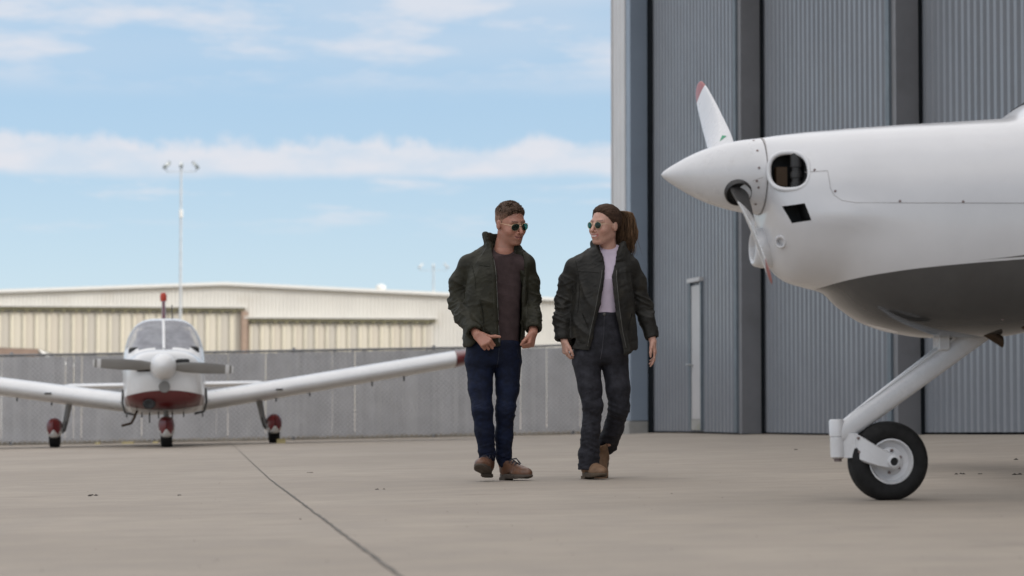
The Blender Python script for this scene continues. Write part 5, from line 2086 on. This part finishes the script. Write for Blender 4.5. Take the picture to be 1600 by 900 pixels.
for k in range(2):
    ph = PHI + math.pi * (1 - k)                 # k=0: away and up; k=1: towards the camera and down
    # blade frame: r along the blade (in the prop disc), t tangential, a along the axis
    ph = PHI if k == 0 else PHI + math.pi
    rdir = Vector((0, math.sin(ph), math.cos(ph)))
    tdir = Vector((0, math.cos(ph), -math.sin(ph)))
    adir = Vector((-1, 0, 0))
    bl, root, tipm = MB(), MB(), MB()
    R_ = .955
    st = [(.06, .095, .085, 62), (.14, .10, .07, 58), (.20, .115, .045, 54), (.28, .14, .032, 46), (.40, .150, .024, 34), (.55, .150, .018, 25), (.70, .138, .014, 20), (.82, .12, .011, 17), (.88, .10, .009, 16), (.925, .078, .007, 15.5), (.948, .045, .005, 15), (R_, .016, .003, 15)]
    sec = []
    for r, ch, th, be in [(interp([s[0] for s in st], [s[0] for s in st], q), interp([s[0] for s in st], [s[1] for s in st], q), interp([s[0] for s in st], [s[2] for s in st], q), interp([s[0] for s in st], [s[3] for s in st], q)) for q in list(np.linspace(.06, .88, 30)) + [.90, .92, .935, .945, .951, .955]]:
        b_ = math.radians(be)
        cdir = tdir * math.cos(b_) + adir * math.sin(b_)
        ndir = tdir * -math.sin(b_) + adir * math.cos(b_)
        ring = []
        for j in range(18):
            a = 2 * math.pi * j / 18
            cx_ = math.cos(a)
            ring.append(rdir * r + cdir * (ch * .5 * cx_) + ndir * (th * .5 * math.sin(a) * (1.0 - .35 * cx_)))
        sec.append((r, ring))
    cut1 = [s for s in sec if s[0] <= (.36 if k else .2)]
    cut2 = [s for s in sec if (.36 if k else .2) - .04 <= s[0] <= .865]
    cut3 = [s for s in sec if s[0] >= .84]
    grow = lambda ring, r, g: [p + (p - rdir * r) * g for p in ring]
    bl.loft([[HB @ p for p in s[1]] for s in cut2])
    b_o = bl.build('blade', M_gwhite, prop, smooth=50)
    root.loft([[HB @ p for p in grow(s[1], s[0], .02)] for s in cut1])
    root.build('blade_boot', M_blackp, b_o, smooth=50)
    tipm.loft([[HB @ p for p in grow(s[1], s[0], .015)] for s in cut3])
    tipm.build('blade_tip', M_red, b_o, smooth=50)
    cf_ = MB()
    Mx = HB @ Matrix.Translation(rdir * .158) @ rdir.to_track_quat('Z', 'Y').to_matrix().to_4x4()
    cf_.lathe([(.066, -.04), (.066, .012), (.060, .018), (.054, .010), (.054, -.03)], 28, Mx, caps=False)
    cf_.build('blade_cuff', M_blackp, prop, smooth=50)
    cf_ = MB()
    cf_.lathe([(.055, .004), (.001, .0045)], 28, Mx)
    cf_.build('cuff_opening', M_inside, prop)
    if k == 0:
        gd = MB()
        rr_ = [s for s in sec if .29 < s[0] < .37]
        lift = ndir * (math.copysign(.003, -ndir.y))
        js = (11, 12, 13, 16) if ndir.y > 0 else (7, 6, 5, 2)
        gd.quad([HB @ (Vector(rr_[0][1][js[0]]) + lift), HB @ (Vector(rr_[0][1][js[2]]) + lift), HB @ (Vector(rr_[-1][1][js[1]]) + lift)])
        gd.build('decal', M_green, b_o)
for ang in range(0, 360, 30):
    q = MB()
    a = math.radians(ang + 8)
    for hh in (.43,):
        rr = interp(hs, rs_, hh)
        Mx = PM @ Matrix.Translation((hh * kx, rr * math.sin(a), rr * math.cos(a))) @ Vector((-.08, math.sin(a), math.cos(a))).to_track_quat('Z', 'Y').to_matrix().to_4x4()
        q.lathe([(.006, -.003), (.006, .0015), (.001, .002)], 10, Mx)
    q.build('screw', M_screw, spn)
# --- nose gear
gear = near
wx, wz_ = nl(1387, 719)
g0 = gz(*(NO + NXL * wx).xy) - NZ0
RT = .191
wz_ = g0 + RT - .006
wheel = empty('wheel')
wheel.parent = gear
WMx = Matrix.Translation((wx, 0, wz_)) @ Matrix.Rotation(math.pi / 2, 4, 'X')
tm = MB()
tp = [(.108, -.058), (.118, -.064), (.14, -.069), (.165, -.066), (.180, -.054), (.1885, -.036), (.191, -.018), (.191, -.012), (.1875, -.0105), (.1875, -.0075), (.191, -.006), (.1915, .006), (.1875, .0075), (.1875, .0105), (.191, .012), (.191, .018), (.1885, .036), (.180, .054), (.165, .066), (.14, .069), (.118, .064), (.108, .058), (.100, .03), (.100, -.03), (.108, -.058)]
tm.lathe(tp, 72, WMx, caps=False)
tm.v = [(x, y, max(z, g0 + .0005)) for x, y, z in tm.v]
tm.build('tyre', M_tyre, wheel, smooth=60)
rm_ = MB()
rp = [(.099, -.045), (.107, -.058), (.1085, -.063), (.102, -.064), (.097, -.056), (.090, -.042), (.068, -.034), (.062, -.040), (.045, -.044), (.03, -.044), (.028, -.06), (.012, -.06), (.012, .06), (.028, .06), (.03, .044), (.045, .044), (.062, .040), (.068, .034), (.090, .042), (.097, .056), (.102, .064), (.1085, .063), (.107, .058), (.099, .045), (.099, -.045)]
rm_.lathe(rp, 64, WMx, caps=False)
rim = rm_.build('rim', M_gwhite, wheel, smooth=35)
for k in range(6):
    a = 2 * math.pi * k / 6 + .4
    for sd_ in (-1, 1):
        q = MB()
        q.lathe([(.0075, .0), (.0075, .010), (.004, .013), (.001, .013)], 6, Matrix.Translation((wx + .053 * math.cos(a), sd_ * .041, wz_ + .053 * math.sin(a))) @ Matrix.Rotation(-sd_ * math.pi / 2, 4, 'X'))
        q.build('bolt', M_screw, wheel)
# fork arms on both sides, joined ahead of the wheel
fx0, fz0 = nl(1332, 696)
for sd_ in (-1, 1):
    fm = MB()
    arm = []
    for t, hgt, y in ((0, .062, .040), (.12, .060, .066), (.3, .056, .088), (.55, .049, .095), (.8, .042, .095), (1.0, .038, .093)):
        x = fx0 + (wx - fx0) * t
        z = fz0 + (wz_ - fz0) * t - .008 * math.sin(math.pi * t)
        arm.append([(x, sd_ * (y - .007), z - hgt), (x, sd_ * (y + .007), z - hgt + .006), (x, sd_ * (y + .007), z + hgt - .006), (x, sd_ * (y - .007), z + hgt)])
    for k in range(1, 8):
        a = math.pi / 2 * k / 8
        x = wx + .036 * math.sin(a)
        hgt = .037 * math.cos(a) + .002
        arm.append([(x, sd_ * .086, wz_ - hgt), (x, sd_ * .10, wz_ - hgt), (x, sd_ * .10, wz_ + hgt), (x, sd_ * .086, wz_ + hgt)])
    fm.loft(arm)
    fork = fm.build('fork_arm', M_gwhite, gear, smooth=40)
    q = MB()
    q.lathe([(.030, 0), (.030, .012), (.022, .016), (.020, .016), (.019, .004), (.001, .004)], 24, Matrix.Translation((wx, sd_ * .1, wz_)) @ Matrix.Rotation(-sd_ * math.pi / 2, 4, 'X'))
    q.build('axle_nut', M_gwhite, fork, smooth=40)
    q = MB()
    q.lathe([(.0188, .0045), (.001, .0048)], 20, Matrix.Translation((wx, sd_ * .1, wz_)) @ Matrix.Rotation(-sd_ * math.pi / 2, 4, 'X'))
    q.build('axle_hole', M_inside, fork)
    for bx, bz in ((.03, .035), (.035, -.03)):
        q = MB()
        q.lathe([(.007, 0), (.007, .008), (.001, .009)], 8, Matrix.Translation((fx0 + bx - .02, sd_ * .062, fz0 + bz)) @ Matrix.Rotation(-sd_ * math.pi / 2, 4, 'X'))
        q.build('bolt', M_screw, fork)
sw_ = MB()
cb, ct = nl(1309, 716), nl(1307, 655)
dv = Vector((ct[0] - cb[0], 0, ct[1] - cb[1]))
Mx = Matrix.Translation((cb[0], 0, cb[1])) @ dv.to_track_quat('Z', 'Y').to_matrix().to_4x4()
L_ = dv.length
sw_.lathe([(.026, 0), (.035, .006), (.035, L_ * .52), (.032, L_ * .53), (.032, L_ * .56), (.037, L_ * .57), (.037, L_ * .95), (.03, L_ * 1.0)], 28, Mx)
sw_.build('swivel', M_gwhite, gear, smooth=40)
yk = MB()
yk.loft([[(x, y, z) for y, z in ((-.06 * s_, fz0 - .058), (.06 * s_, fz0 - .058), (.06 * s_, fz0 + .058), (-.06 * s_, fz0 + .058))] for x, s_ in ((fx0 - .055, .35), (fx0 - .02, .62), (fx0 + .012, .8))])
yk.build('yoke', M_gwhite, gear, smooth=30)
q = MB()
q.lathe([(.018, -.016), (.018, -.004), (.024, -.003), (.024, .003)], 14, Mx)
q.build('swivel_nut', M_screw, gear, smooth=40)
# strut: slim aerofoil tube from swivel up into the belly
sa, sb_ = nl(1316, 676), nl(1512, 532)
stt = MB()
dv = Vector((sb_[0] - sa[0], 0, sb_[1] - sa[1]))
ex = dv.normalized()
ez = Vector((-ex.z, 0, ex.x))
rg = []
for t, hgt in ((-.03, .040), (0, .047), (.1, .050), (.5, .052), (.9, .054), (1.12, .056)):
    c_ = Vector((sa[0], 0, sa[1])) + dv * t
    rg.append([tuple(c_ + ez * (hgt * math.copysign(abs(math.cos(a)) ** .8, math.cos(a))) + Vector((0, .034 * math.copysign(abs(math.sin(a)) ** .8, math.sin(a)), 0))) for a in [2 * math.pi * k / 28 for k in range(28)]])
stt.loft(rg)
stt.build('strut', M_gwhite, gear, smooth=60)
sf = MB()
rg = []
for t, hgt, wd in ((.10, .001, .008), (.3, .007, .02), (.6, .012, .024), (1.02, .018, .028)):
    c_ = Vector((sa[0], 0, sa[1])) + dv * t + ez * .050
    rg.append([tuple(c_ + ez * (hgt * max(-.3, math.cos(a))) + Vector((0, wd * math.sin(a), 0))) for a in [2 * math.pi * k / 16 for k in range(16)]])
sf.loft(rg)
sf.build('strut_fairing', M_gwhite, gear, smooth=60)
mt = MB()
m0, m1 = nl(1462, 523), nl(1480, 548)
mt.box((m0[0], -.05, m1[1]), (m1[0], .05, m0[1] + .06), bev=.006)
mt.build('strut_bracket', M_gwhite, gear)
# --- exhaust stacks under the belly
for k, (pa, pb, yy) in enumerate((((1535, 524), (1566, 538), -.16), ((1592, 512), (1640, 528), -.26))):
    a, b = nl(*pa, yy), nl(*pb, yy)
    e_ = MB()
    e_.loft([[(a[0] + (b[0] - a[0]) * t, yy + r * math.cos(q), a[1] + .03 + (b[1] + .012 - a[1] - .03) * t + r * math.sin(q)) for q in [2 * math.pi * j / 18 for j in range(18)]] for t, r in ((-.6, .028), (1, .028), (.99, .024), (.4, .024))], True, False)
    e_.build('exhaust_stack', M_brown, near, smooth=50)
# --- cabin glass, wings and tail (beyond the picture's edge)
wsx = xw + .02
gb_ = MB()
gl = []
for x in np.linspace(wsx + .11, wsx + .85, 12):
    zt, zb0, w, e, zc = nsec(x)
    row = []
    for k in range(25):
        a = math.radians(28 + 124 * k / 24)
        c_, s_ = math.cos(a), math.sin(a)
        row.append((x, (w + .004) * math.copysign(abs(c_) ** (2 / e), c_), zc + (zt + .004 - zc) * abs(s_) ** (2 / e)))
    gl.append(row)
gb_.loft(gl, False, False)
gb_.build('windscreen', M_glass, near, smooth=180)
for sd_ in (-1, 1):
    wg = MB()
    rg = []
    for y, xle, chd, z, th in ((.45, xw + .62, 1.55, .98, .2), (1.6, xw + .72, 1.35, 1.04, .17), (4.2, xw + .86, 1.0, 1.22, .12), (5.7, xw + 1.0, .75, 1.34, .085), (5.83, xw + 1.2, .4, 1.36, .03)):
        prof = [(1, 0), (.8, .16), (.5, .38), (.25, .52), (.08, .38), (0, 0), (.08, -.3), (.25, -.4), (.5, -.3), (.8, -.1)]
        rg.append([(xle + p * chd, sd_ * y, z + q * th) for p, q in prof])
    wg.loft(rg)
    wg.build('wing', M_gwhite, near, smooth=50)
    tg = MB()
    tg.loft([[(xle + p * chd, sd_ * y, 1.72 + q * th) for p, q in prof] for y, xle, chd, th in ((.05, xw + 5.1, .95, .10), (1.9, xw + 5.35, .6, .06))])
    tg.build('tailplane', M_gwhite, near, smooth=50)
    mg = MB()
    mg.tube([(xw + 1.45, sd_ * .5, .86), (xw + 1.55, sd_ * 1.2, .45), (xw + 1.56, sd_ * 1.32, .24)], [.06, .045, .04], 12)
    mg.build('main_leg', M_gwhite, near, smooth=60)
    mw = MB()
    mw.lathe(tp, 40, Matrix.Translation((xw + 1.56, sd_ * 1.42, gz(*(NO + NXL * (xw + 1.56) + NYL * sd_ * 1.42).xy) - NZ0 + .19)) @ Matrix.Rotation(math.pi / 2, 4, 'X'), caps=False)
    mw.build('main_tyre', M_tyre, near, smooth=60)
fn_ = MB()
fn_.loft([[(xw + 4.9 + (z - 1.7) * .45 + p * chd, q * th, z) for p, q in prof] for z, chd, th in ((1.72, 1.25, .13), (2.9, .6, .07))])
fn_.build('fin', M_gwhite, near, smooth=50)

# ------------------------------------------------------------------ far aircraft: white and red low-wing, nose to the camera
fp = at(258, 690, 35.7)
FYAW = -math.atan2(-fp.x, fp.y)
FROLL = -math.atan(0.0182)
far = empty('light_aircraft', (fp.x, fp.y, gz(fp.x, fp.y)), (0, FROLL, -FYAW))
tag(far, 'white and dark red low-wing light aircraft parked nose-on before the slatted fence', 'aircraft')
M_fwhite = mat('aircraft_white', (0.74, 0.735, 0.73), 0.3, var=0.05, vscale=3, coat=0.4, dirt=((0.5, 0.45, 0.4), 5, .55, .8, .3))
M_fred = mat('aircraft_red', (0.14, 0.015, 0.017), 0.35, var=0.15, vscale=5, coat=0.3)
M_beacon = mat('beacon_red', (0.5, 0.06, 0.03), 0.3)
M_bladeg = mat('blade_grey', (0.25, 0.24, 0.225), 0.4, var=0.1)
M_fdark = mat('dark_opening', (0.02, 0.02, 0.02), 0.7)
M_wire = mat('dark_seam', (0.05, 0.048, 0.045), 0.6)


def far_glass():
    m = bpy.data.materials.new('cabin_glass')
    m.use_nodes = True
    t = NT(m)
    b = t.n['Principled BSDF']
    b.inputs['Base Color'].default_value = (0.75, 0.76, 0.8, 1)
    b.inputs['Roughness'].default_value = 0.05
    b.inputs['Alpha'].default_value = 0.5
    c = t.mix(t.ramp(t.noise(4, 6, .6), .35, .65), (0.42, 0.42, 0.46), (0.62, 0.63, 0.67))
    t.l.new(c, b.inputs['Base Color'])
    return m


M_fglass = far_glass()
# fuselage stations: y (aft), half width, top, bottom, exponent
fst = [(-2.42, .30, 1.20, .74, 2.6), (-2.36, .42, 1.25, .62, 2.8), (-2.2, .49, 1.28, .55, 3.0), (-1.8, .52, 1.295, .49, 3.0), (-1.2, .54, 1.30, .45, 2.9), (-.8, .555, 1.31, .43, 2.8), (-.55, .56, 1.42, .43, 3.4), (-.25, .56, 1.62, .43, 3.8), (.05, .56, 1.75, .43, 3.8), (.4, .56, 1.78, .43, 3.6), (1.2, .55, 1.76, .44, 3.2), (1.9, .47, 1.60, .50, 2.4), (2.6, .34, 1.38, .60, 2.3), (3.6, .20, 1.20, .74, 2.1), (4.8, .07, 1.10, .90, 2.0), (5.05, .02, 1.06, .95, 2.0)]
FYs = [s[0] for s in fst]


def fsec(y):
    return [interp(FYs, [s[i] for s in fst], y) for i in (1, 2, 3, 4)]


NRF = 64
yst = list(np.concatenate([np.linspace(-2.42, -2.2, 8), np.linspace(-2.2, -.8, 14)[1:], np.linspace(-.8, .5, 22)[1:], np.linspace(.5, 5.05, 24)[1:]]))
frings = []
for y in yst:
    w, zt, zb0, e = fsec(y)
    zc = .88 if y < -.8 else .88 + .0 * y
    zc = min(max(zc, zb0 + .1), zt - .08)
    ring = []
    for k in range(NRF):
        a = 2 * math.pi * k / NRF
        c_, s_ = math.cos(a), math.sin(a)
        x = w * math.copysign(abs(c_) ** (2 / e), c_)
        e2 = e if s_ > 0 else e + 2.4
        if s_ <= 0:
            x = w * math.copysign(abs(c_) ** (2 / e2), c_) * (1 - .10 * abs(s_) ** 3)
        z = zc + ((zt - zc) if s_ > 0 else (zc - zb0)) * math.copysign(abs(s_) ** (2 / e2), s_)
        if z > 1.30:                          # cabin sides lean inwards
            x *= 1 - .10 * ((z - 1.30) / .48) ** 1.3
        ring.append((x, y, z))
    frings.append(ring)
skin, red, gl_l, gl_r, gl_s = MB(), MB(), MB(), MB(), MB()
for i in range(len(yst) - 1):
    for k in range(NRF):
        q = [frings[i][k], frings[i][(k + 1) % NRF], frings[i + 1][(k + 1) % NRF], frings[i + 1][k]]
        zc = sum(p[2] for p in q) / 4
        yc = sum(p[1] for p in q) / 4
        xc = sum(p[0] for p in q) / 4
        if -.78 < yc < -.02 and zc > 1.335 and abs(xc) > .022:
            (gl_l if xc < 0 else gl_r).quad(q)
        elif -.02 < yc < 1.5 and 1.32 < zc < 1.66 and (yc % .75) > .06:
            gl_s.quad(q)
        else:
            skin.quad(q)


def far_paint():
    m = M_fwhite.copy()
    m.name = 'far_fuselage_paint'
    t = NT(m)
    b = t.n['Principled BSDF']
    src = b.inputs['Base Color'].links[0].from_socket
    sp = t.new('ShaderNodeSeparateXYZ')
    tc = t.new('ShaderNodeTexCoord')
    t.l.new(tc.outputs['Object'], sp.inputs[0])
    x2 = t.math('MULTIPLY', sp.outputs['X'], sp.outputs['X'])
    lim = t.math('SUBTRACT', .755, t.math('MULTIPLY', x2, .28))
    r_ = t.math('MULTIPLY', t.math('LESS_THAN', sp.outputs['Z'], lim), t.math('LESS_THAN', sp.outputs['Y'], -1.2))
    r_ = t.math('MULTIPLY', r_, t.math('GREATER_THAN', sp.outputs['Z'], t.math('ADD', .50, t.math('MULTIPLY', x2, .22))))
    t.l.new(t.mix(r_, src, (0.115, 0.013, 0.015)), b.inputs['Base Color'])
    return m


def weld(o, d=.0005):
    bm = bmesh.new()
    bm.from_mesh(o.data)
    bmesh.ops.remove_doubles(bm, verts=bm.verts, dist=d)
    bmesh.ops.recalc_face_normals(bm, faces=bm.faces)
    bm.to_mesh(o.data)
    bm.free()
    o.data.polygons.foreach_set('use_smooth', [True] * len(o.data.polygons))
    return o


skin.quad([p for p in frings[0]])
weld(skin.build('fuselage', far_paint(), far))
weld(gl_l.build('windscreen', M_fglass, far))
weld(gl_r.build('windscreen', M_fglass, far))
weld(gl_s.build('side_window', M_fglass, far))
# seats and panel seen through the glass
M_seat = mat('seat_grey', (0.38, 0.36, 0.37), 0.8)
for sg in (-1, 1):
    sb = MB()
    sb.box((sg * .26 - .2, .25, .6), (sg * .26 + .2, .42, 1.42), bev=.04)
    sb.box((sg * .26 - .12, .27, 1.44), (sg * .26 + .12, .38, 1.62), bev=.03)
    sb.build('seat', M_seat, far)
db = MB()
db.box((-.48, -.62, 1.0), (.48, -.45, 1.36), bev=.03)
db.build('dashboard', M_fdark, far)
cb_ = MB()
cb_.tube([(0, -.79, 1.325), (0, -.55, 1.42), (0, -.25, 1.61), (0, .02, 1.745)], .024, 8)
cb_.build('centre_post', M_fwhite, far, smooth=60)
# cowl openings, landing light
for sg, x0, x1, z0, z1 in ((-1, -.36, -.16, 1.0, 1.07), (1, .15, .33, 1.06, 1.16)):
    ob = MB()
    ob.box((x0, -2.45, z0), (x1, -2.30, z1), bev=.02)
    ob.build('air_inlet', M_fdark, far)
ob = MB()
ob.lathe([(.06, 0), (.06, .02), (.05, .03), (.001, .03)], 20, Matrix.Translation((0, -2.41, .80)) @ Matrix.Rotation(math.pi / 2, 4, 'X'))
lt = ob.build('landing_light', M_lens, far, smooth=40)
ob = MB()
ob.lathe([(.060, .0), (.074, .0), (.074, .036), (.060, .036)], 20, Matrix.Translation((0, -2.41, .80)) @ Matrix.Rotation(math.pi / 2, 4, 'X'))
ob.build('bezel', M_bladeg, lt, smooth=40)
ob = MB()
ob.lathe([(.07, -.02), (.065, .03), (.05, .035), (.001, .02)], 20, Matrix.Translation((-.2, -2.36, .58)) @ Matrix.Rotation(math.pi / 2, 4, 'X') @ Matrix.Scale(1.2, 4, (1, 0, 0)))
ob.build('lower_duct', M_fdark, far)
# propeller
fpz = 1.065
sp = MB()
sp.lathe([(.174, 0), (.172, .06), (.160, .13), (.130, .21), (.085, .27), (.04, .30), (.001, .31)], 36, Matrix.Translation((-.01, -2.46, fpz)) @ Matrix.Rotation(math.pi / 2, 4, 'X'))
prop2 = sp.build('propeller_spinner', M_fwhite, far, smooth=40)
for sg in (-1, 1):
    ba = math.radians(-3.6)
    rd = Vector((sg * math.cos(ba), 0, sg * math.sin(ba)))
    td = Vector((-sg * math.sin(ba), 0, sg * math.cos(ba)))
    ax = Vector((0, -1, 0))
    secs = []
    for r, ch, th, be in ((.13, .10, .05, 30), (.3, .145, .03, 24), (.5, .15, .022, 18), (.7, .132, .016, 15), (.775, .124, .013, 15), (.80, .120, .012, 15), (.825, .116, .012, 15), (.85, .112, .011, 15), (.88, .10, .01, 15), (.905, .08, .008, 15)):
        b_ = math.radians(be)
        cd_ = td * math.cos(b_) + ax * math.sin(b_) * sg
        nd_ = ax * math.cos(b_) - td * math.sin(b_) * sg
        secs.append([Vector((-.01, -2.53, fpz)) + rd * r + cd_ * (ch * .5 * math.cos(2 * math.pi * j / 14)) + nd_ * (th * .5 * math.sin(2 * math.pi * j / 14)) for j in range(14)])
    b_ = MB()
    b_.loft(secs[:6])
    bo = b_.build('blade', M_bladeg, far, smooth=50)
    b_ = MB()
    b_.loft([[p + (p - sum(s, Vector()) / 14) * .02 for p in s] for s in secs[5:8]])
    b_.build('tip_band', M_fwhite, bo, smooth=50)
    b_ = MB()
    b_.loft(secs[7:9])
    b_.build('tip_band', M_bladeg, bo, smooth=50)
    b_ = MB()
    b_.loft([[p + (p - sum(s, Vector()) / 14) * .02 for p in s] for s in secs[8:]])
    b_.build('blade_tip', M_fwhite, bo, smooth=50)
# wings with dihedral
aer = [(1, 0), (.85, .07), (.65, .2), (.45, .36), (.28, .48), (.15, .46), (.06, .32), (.015, .16), (0, 0), (.015, -.15), (.06, -.27), (.15, -.37), (.28, -.42), (.45, -.38), (.65, -.24), (.85, -.08)]
for sg in (-1, 1):
    wb_ = MB()
    rg = []
    for x, yle, chd, th, z in ((.50, -.75, 2.0, .30, .60), (.62, -.68, 1.9, .30, .61), (1.25, -.40, 1.62, .30, .70), (2.2, -.40, 1.6, .29, .842), (4.06, -.40, 1.6, .27, 1.124)):
        rg.append([(sg * x, yle + p * chd, z + q * th) for p, q in aer])
    wb_.loft(rg)
    wing = wb_.build('wing', M_fwhite, far, smooth=60)
    wb_ = MB()
    rg = []
    for x, yle, chd, th, z in ((4.062, -.41, 1.62, .275, 1.124), (4.25, -.36, 1.5, .235, 1.155), (4.45, -.2, 1.2, .16, 1.19), (4.56, .1, .7, .07, 1.215)):
        rg.append([(sg * x, yle + p * chd, z + q * th) for p, q in aer])
    wb_.loft(rg)
    wb_.build('wing_tip', M_fred, wing, smooth=60)
    sm_ = MB()
    sm_.tube([(sg * .60, -.66 - .01, .62)] + [(sg * .60, -.68 + p * 1.9, .615 + q * .25) for p, q in aer[8:13]], .013, 6)
    sm_.build('root_seam', M_wire, wing)
    for xx in (1.55, 2.02, 2.9, 3.35):
        tr = MB()
        zz = .70 + (xx - 1.25) * .141 - .1
        tr.tube([(sg * xx, .0, zz + .03), (sg * xx, .0, zz - .06)], .012, 6)
        tr.build('tie_down', M_wire, wing)
    # small dark stall tab on the leading edge
    lt_ = MB()
    lt_.box((sg * 1.58 - .05, -.412, .735), (sg * 1.58 + .05, -.38, .76), bev=.008)
    lt_.build('stall_tab', M_wire, wing)
    # stabilator
    sb = MB()
    rg = [[(sg * x, 4.15 + yo + p * c_, .87 + q * th) for p, q in aer] for x, yo, c_, th in ((.0, 0, .78, .095), (1.45, .02, .74, .09), (1.56, .12, .55, .05))]
    sb.loft(rg)
    sb.build('stabilator', M_fwhite, far, smooth=60)
    # main gear: leg, fairing in white and red, tyre
    gx = 1.515
    gp = far.matrix_basis @ Vector((sg * gx, 0, 0))
    lm = MB()
    lm.tube([(sg * 1.30, .0, .66), (sg * 1.36, 0, .36), (sg * 1.40, 0, .22)], [.045, .038, .036], 12)
    leg = lm.build('gear_leg', M_bladeg, far, smooth=60)
    lm = MB()
    lm.tube([(sg * 1.345, -.06, .36), (sg * 1.36, -.08, .27), (sg * 1.40, -.03, .2)], .012, 6)
    lm.build('torque_link', M_wire, leg)
    wheel_fairing = None
    gears = [(sg * gx, 0.0)] + ([(0.02, -1.85)] if sg > 0 else [])
    for gx_, gy_ in gears:
        fr = MB()
        fr2 = MB()
        rings_w, rings_r = [], []
        for t in np.linspace(0, 1, 15):
            y = gy_ - .34 + .95 * t
            w = .110 * math.sin(math.pi * min(1, t * 1.0) ** .62) ** .55 if 0 < t < 1 else .004
            zt = .25 + .165 * math.sin(math.pi * min(1, (t * .9 + .1)) ** .7) ** .6 * (1 if t < 1 else .1)
            zb_0 = .125 + .05 * (1 - math.sin(math.pi * t) ** .5) + (.0 if 0 < t < 1 else .06)
            zm = (zt + zb_0) / 2
            rings_w.append([(gx_ + w * math.copysign(abs(math.cos(a)) ** .8, math.cos(a)), y, zm + (zt - zm) * math.copysign(abs(math.sin(a)) ** .8, math.sin(a))) for a in [2 * math.pi * k / 24 for k in range(24)]])
        wf, rf_ = MB(), MB()
        for i in range(14):
            for k in range(24):
                q = [rings_w[i][k], rings_w[i][(k + 1) % 24], rings_w[i + 1][(k + 1) % 24], rings_w[i + 1][k]]
                xq, zq = sum(p[0] for p in q) / 4 - gx_, sum(p[2] for p in q) / 4
                (rf_ if zq > .215 + 4.0 * xq * xq + (.06 if sum(p[1] for p in q) / 4 > gy_ + .15 else 0) else wf).quad(q)
        fo = weld(wf.build('wheel_fairing', M_fwhite, far))
        weld(rf_.build('red_cap', M_fred, fo))
        ty = MB()
        ty.lathe([(.09, -.065), (.14, -.078), (.168, -.066), (.178, -.04), (.18, 0), (.178, .04), (.168, .066), (.14, .078), (.09, .065), (.09, -.065)], 40, Matrix.Translation((gx_, gy_ + .08, .176)) @ Matrix.Rotation(math.pi / 2, 4, 'Y'), caps=False)
        ty.v = [(x, y, max(z, .001)) for x, y, z in ty.v]
        ty.build('tyre', M_tyre, fo, smooth=60)
nl_ = MB()
nl_.tube([(.02, -1.80, .30), (.02, -1.72, .62)], .035, 12)
nl_.build('nose_leg', M_bladeg, far, smooth=60)
# fin with red top and beacon
fb_ = MB()
def finsec(z):
    t = (z - 1.0) / 1.3
    return [(q * (.10 - .04 * t), 3.75 + .75 * t + p * (1.15 - .6 * t), z) for p, q in aer]
fb_.loft([finsec(z) for z in (1.0, 1.4, 1.84)])
fin = fb_.build('fin', M_fwhite, far, smooth=60)
fb_ = MB()
fb_.loft([[(x * 1.03, y, z) for x, y, z in finsec(zz)] for zz in (1.842, 2.05, 2.19)])
fb_.build('fin_top', M_fred, fin, smooth=60)
fb_ = MB()
fb_.lathe([(.045, 0), (.05, .03), (.05, .09), (.035, .13), (.001, .14)], 18, Matrix.Translation((0, 4.75, 2.195)))
fb_.build('beacon', M_beacon, fin, smooth=50)
an = MB()
an.tube([(.12, .5, 1.77), (.12, .62, 1.98)], [.012, .006], 6)
an.build('antenna', M_wire, far)
# exhaust pipe and drain lines under the nose
ex_ = MB()
ex_.tube([(-.36, -1.7, .50), (-.40, -1.75, .40), (-.44, -1.8, .33), (-.56, -1.86, .30)], .018, 8)
ex_.build('exhaust_pipe', M_brown, far, smooth=60)
for xx, ll in ((-.20, .12), (-.30, .05), (.1, .07), (.25, .05), (-.5, .04), (.5, .05), (-.08, .06)):
    d_ = MB()
    d_.tube([(xx, -1.6, .47), (xx, -1.62, .45 - ll)], .011, 6)
    d_.build('drain_tube', M_wire, far)
for sg in (-1, 1):
    fr = MB()
    fr.tube([(sg * .555, -1.0, .78), (sg * .565, -1.02, .60), (sg * .53, -1.05, .47), (sg * .40, -1.05, .435)], .016, 8)
    fr.build('cowl_seam', M_wire, far, smooth=60)
# chock at one main wheel
cw = far.matrix_basis @ Vector((1.60, -.20, 0))
ch = MB()
ch.loft([[(x, -.05, 0), (x, 0.0, .06), (x, .05, 0)] for x in (-.06, .06)])
co = ch.build('wheel_chock', M_yellow)
co.location = (cw.x, cw.y, gz(cw.x, cw.y))
co.rotation_euler = (0, FROLL, -FYAW)
tag(co, 'yellow wheel chock wedged against a main wheel of the parked plane', 'chock')
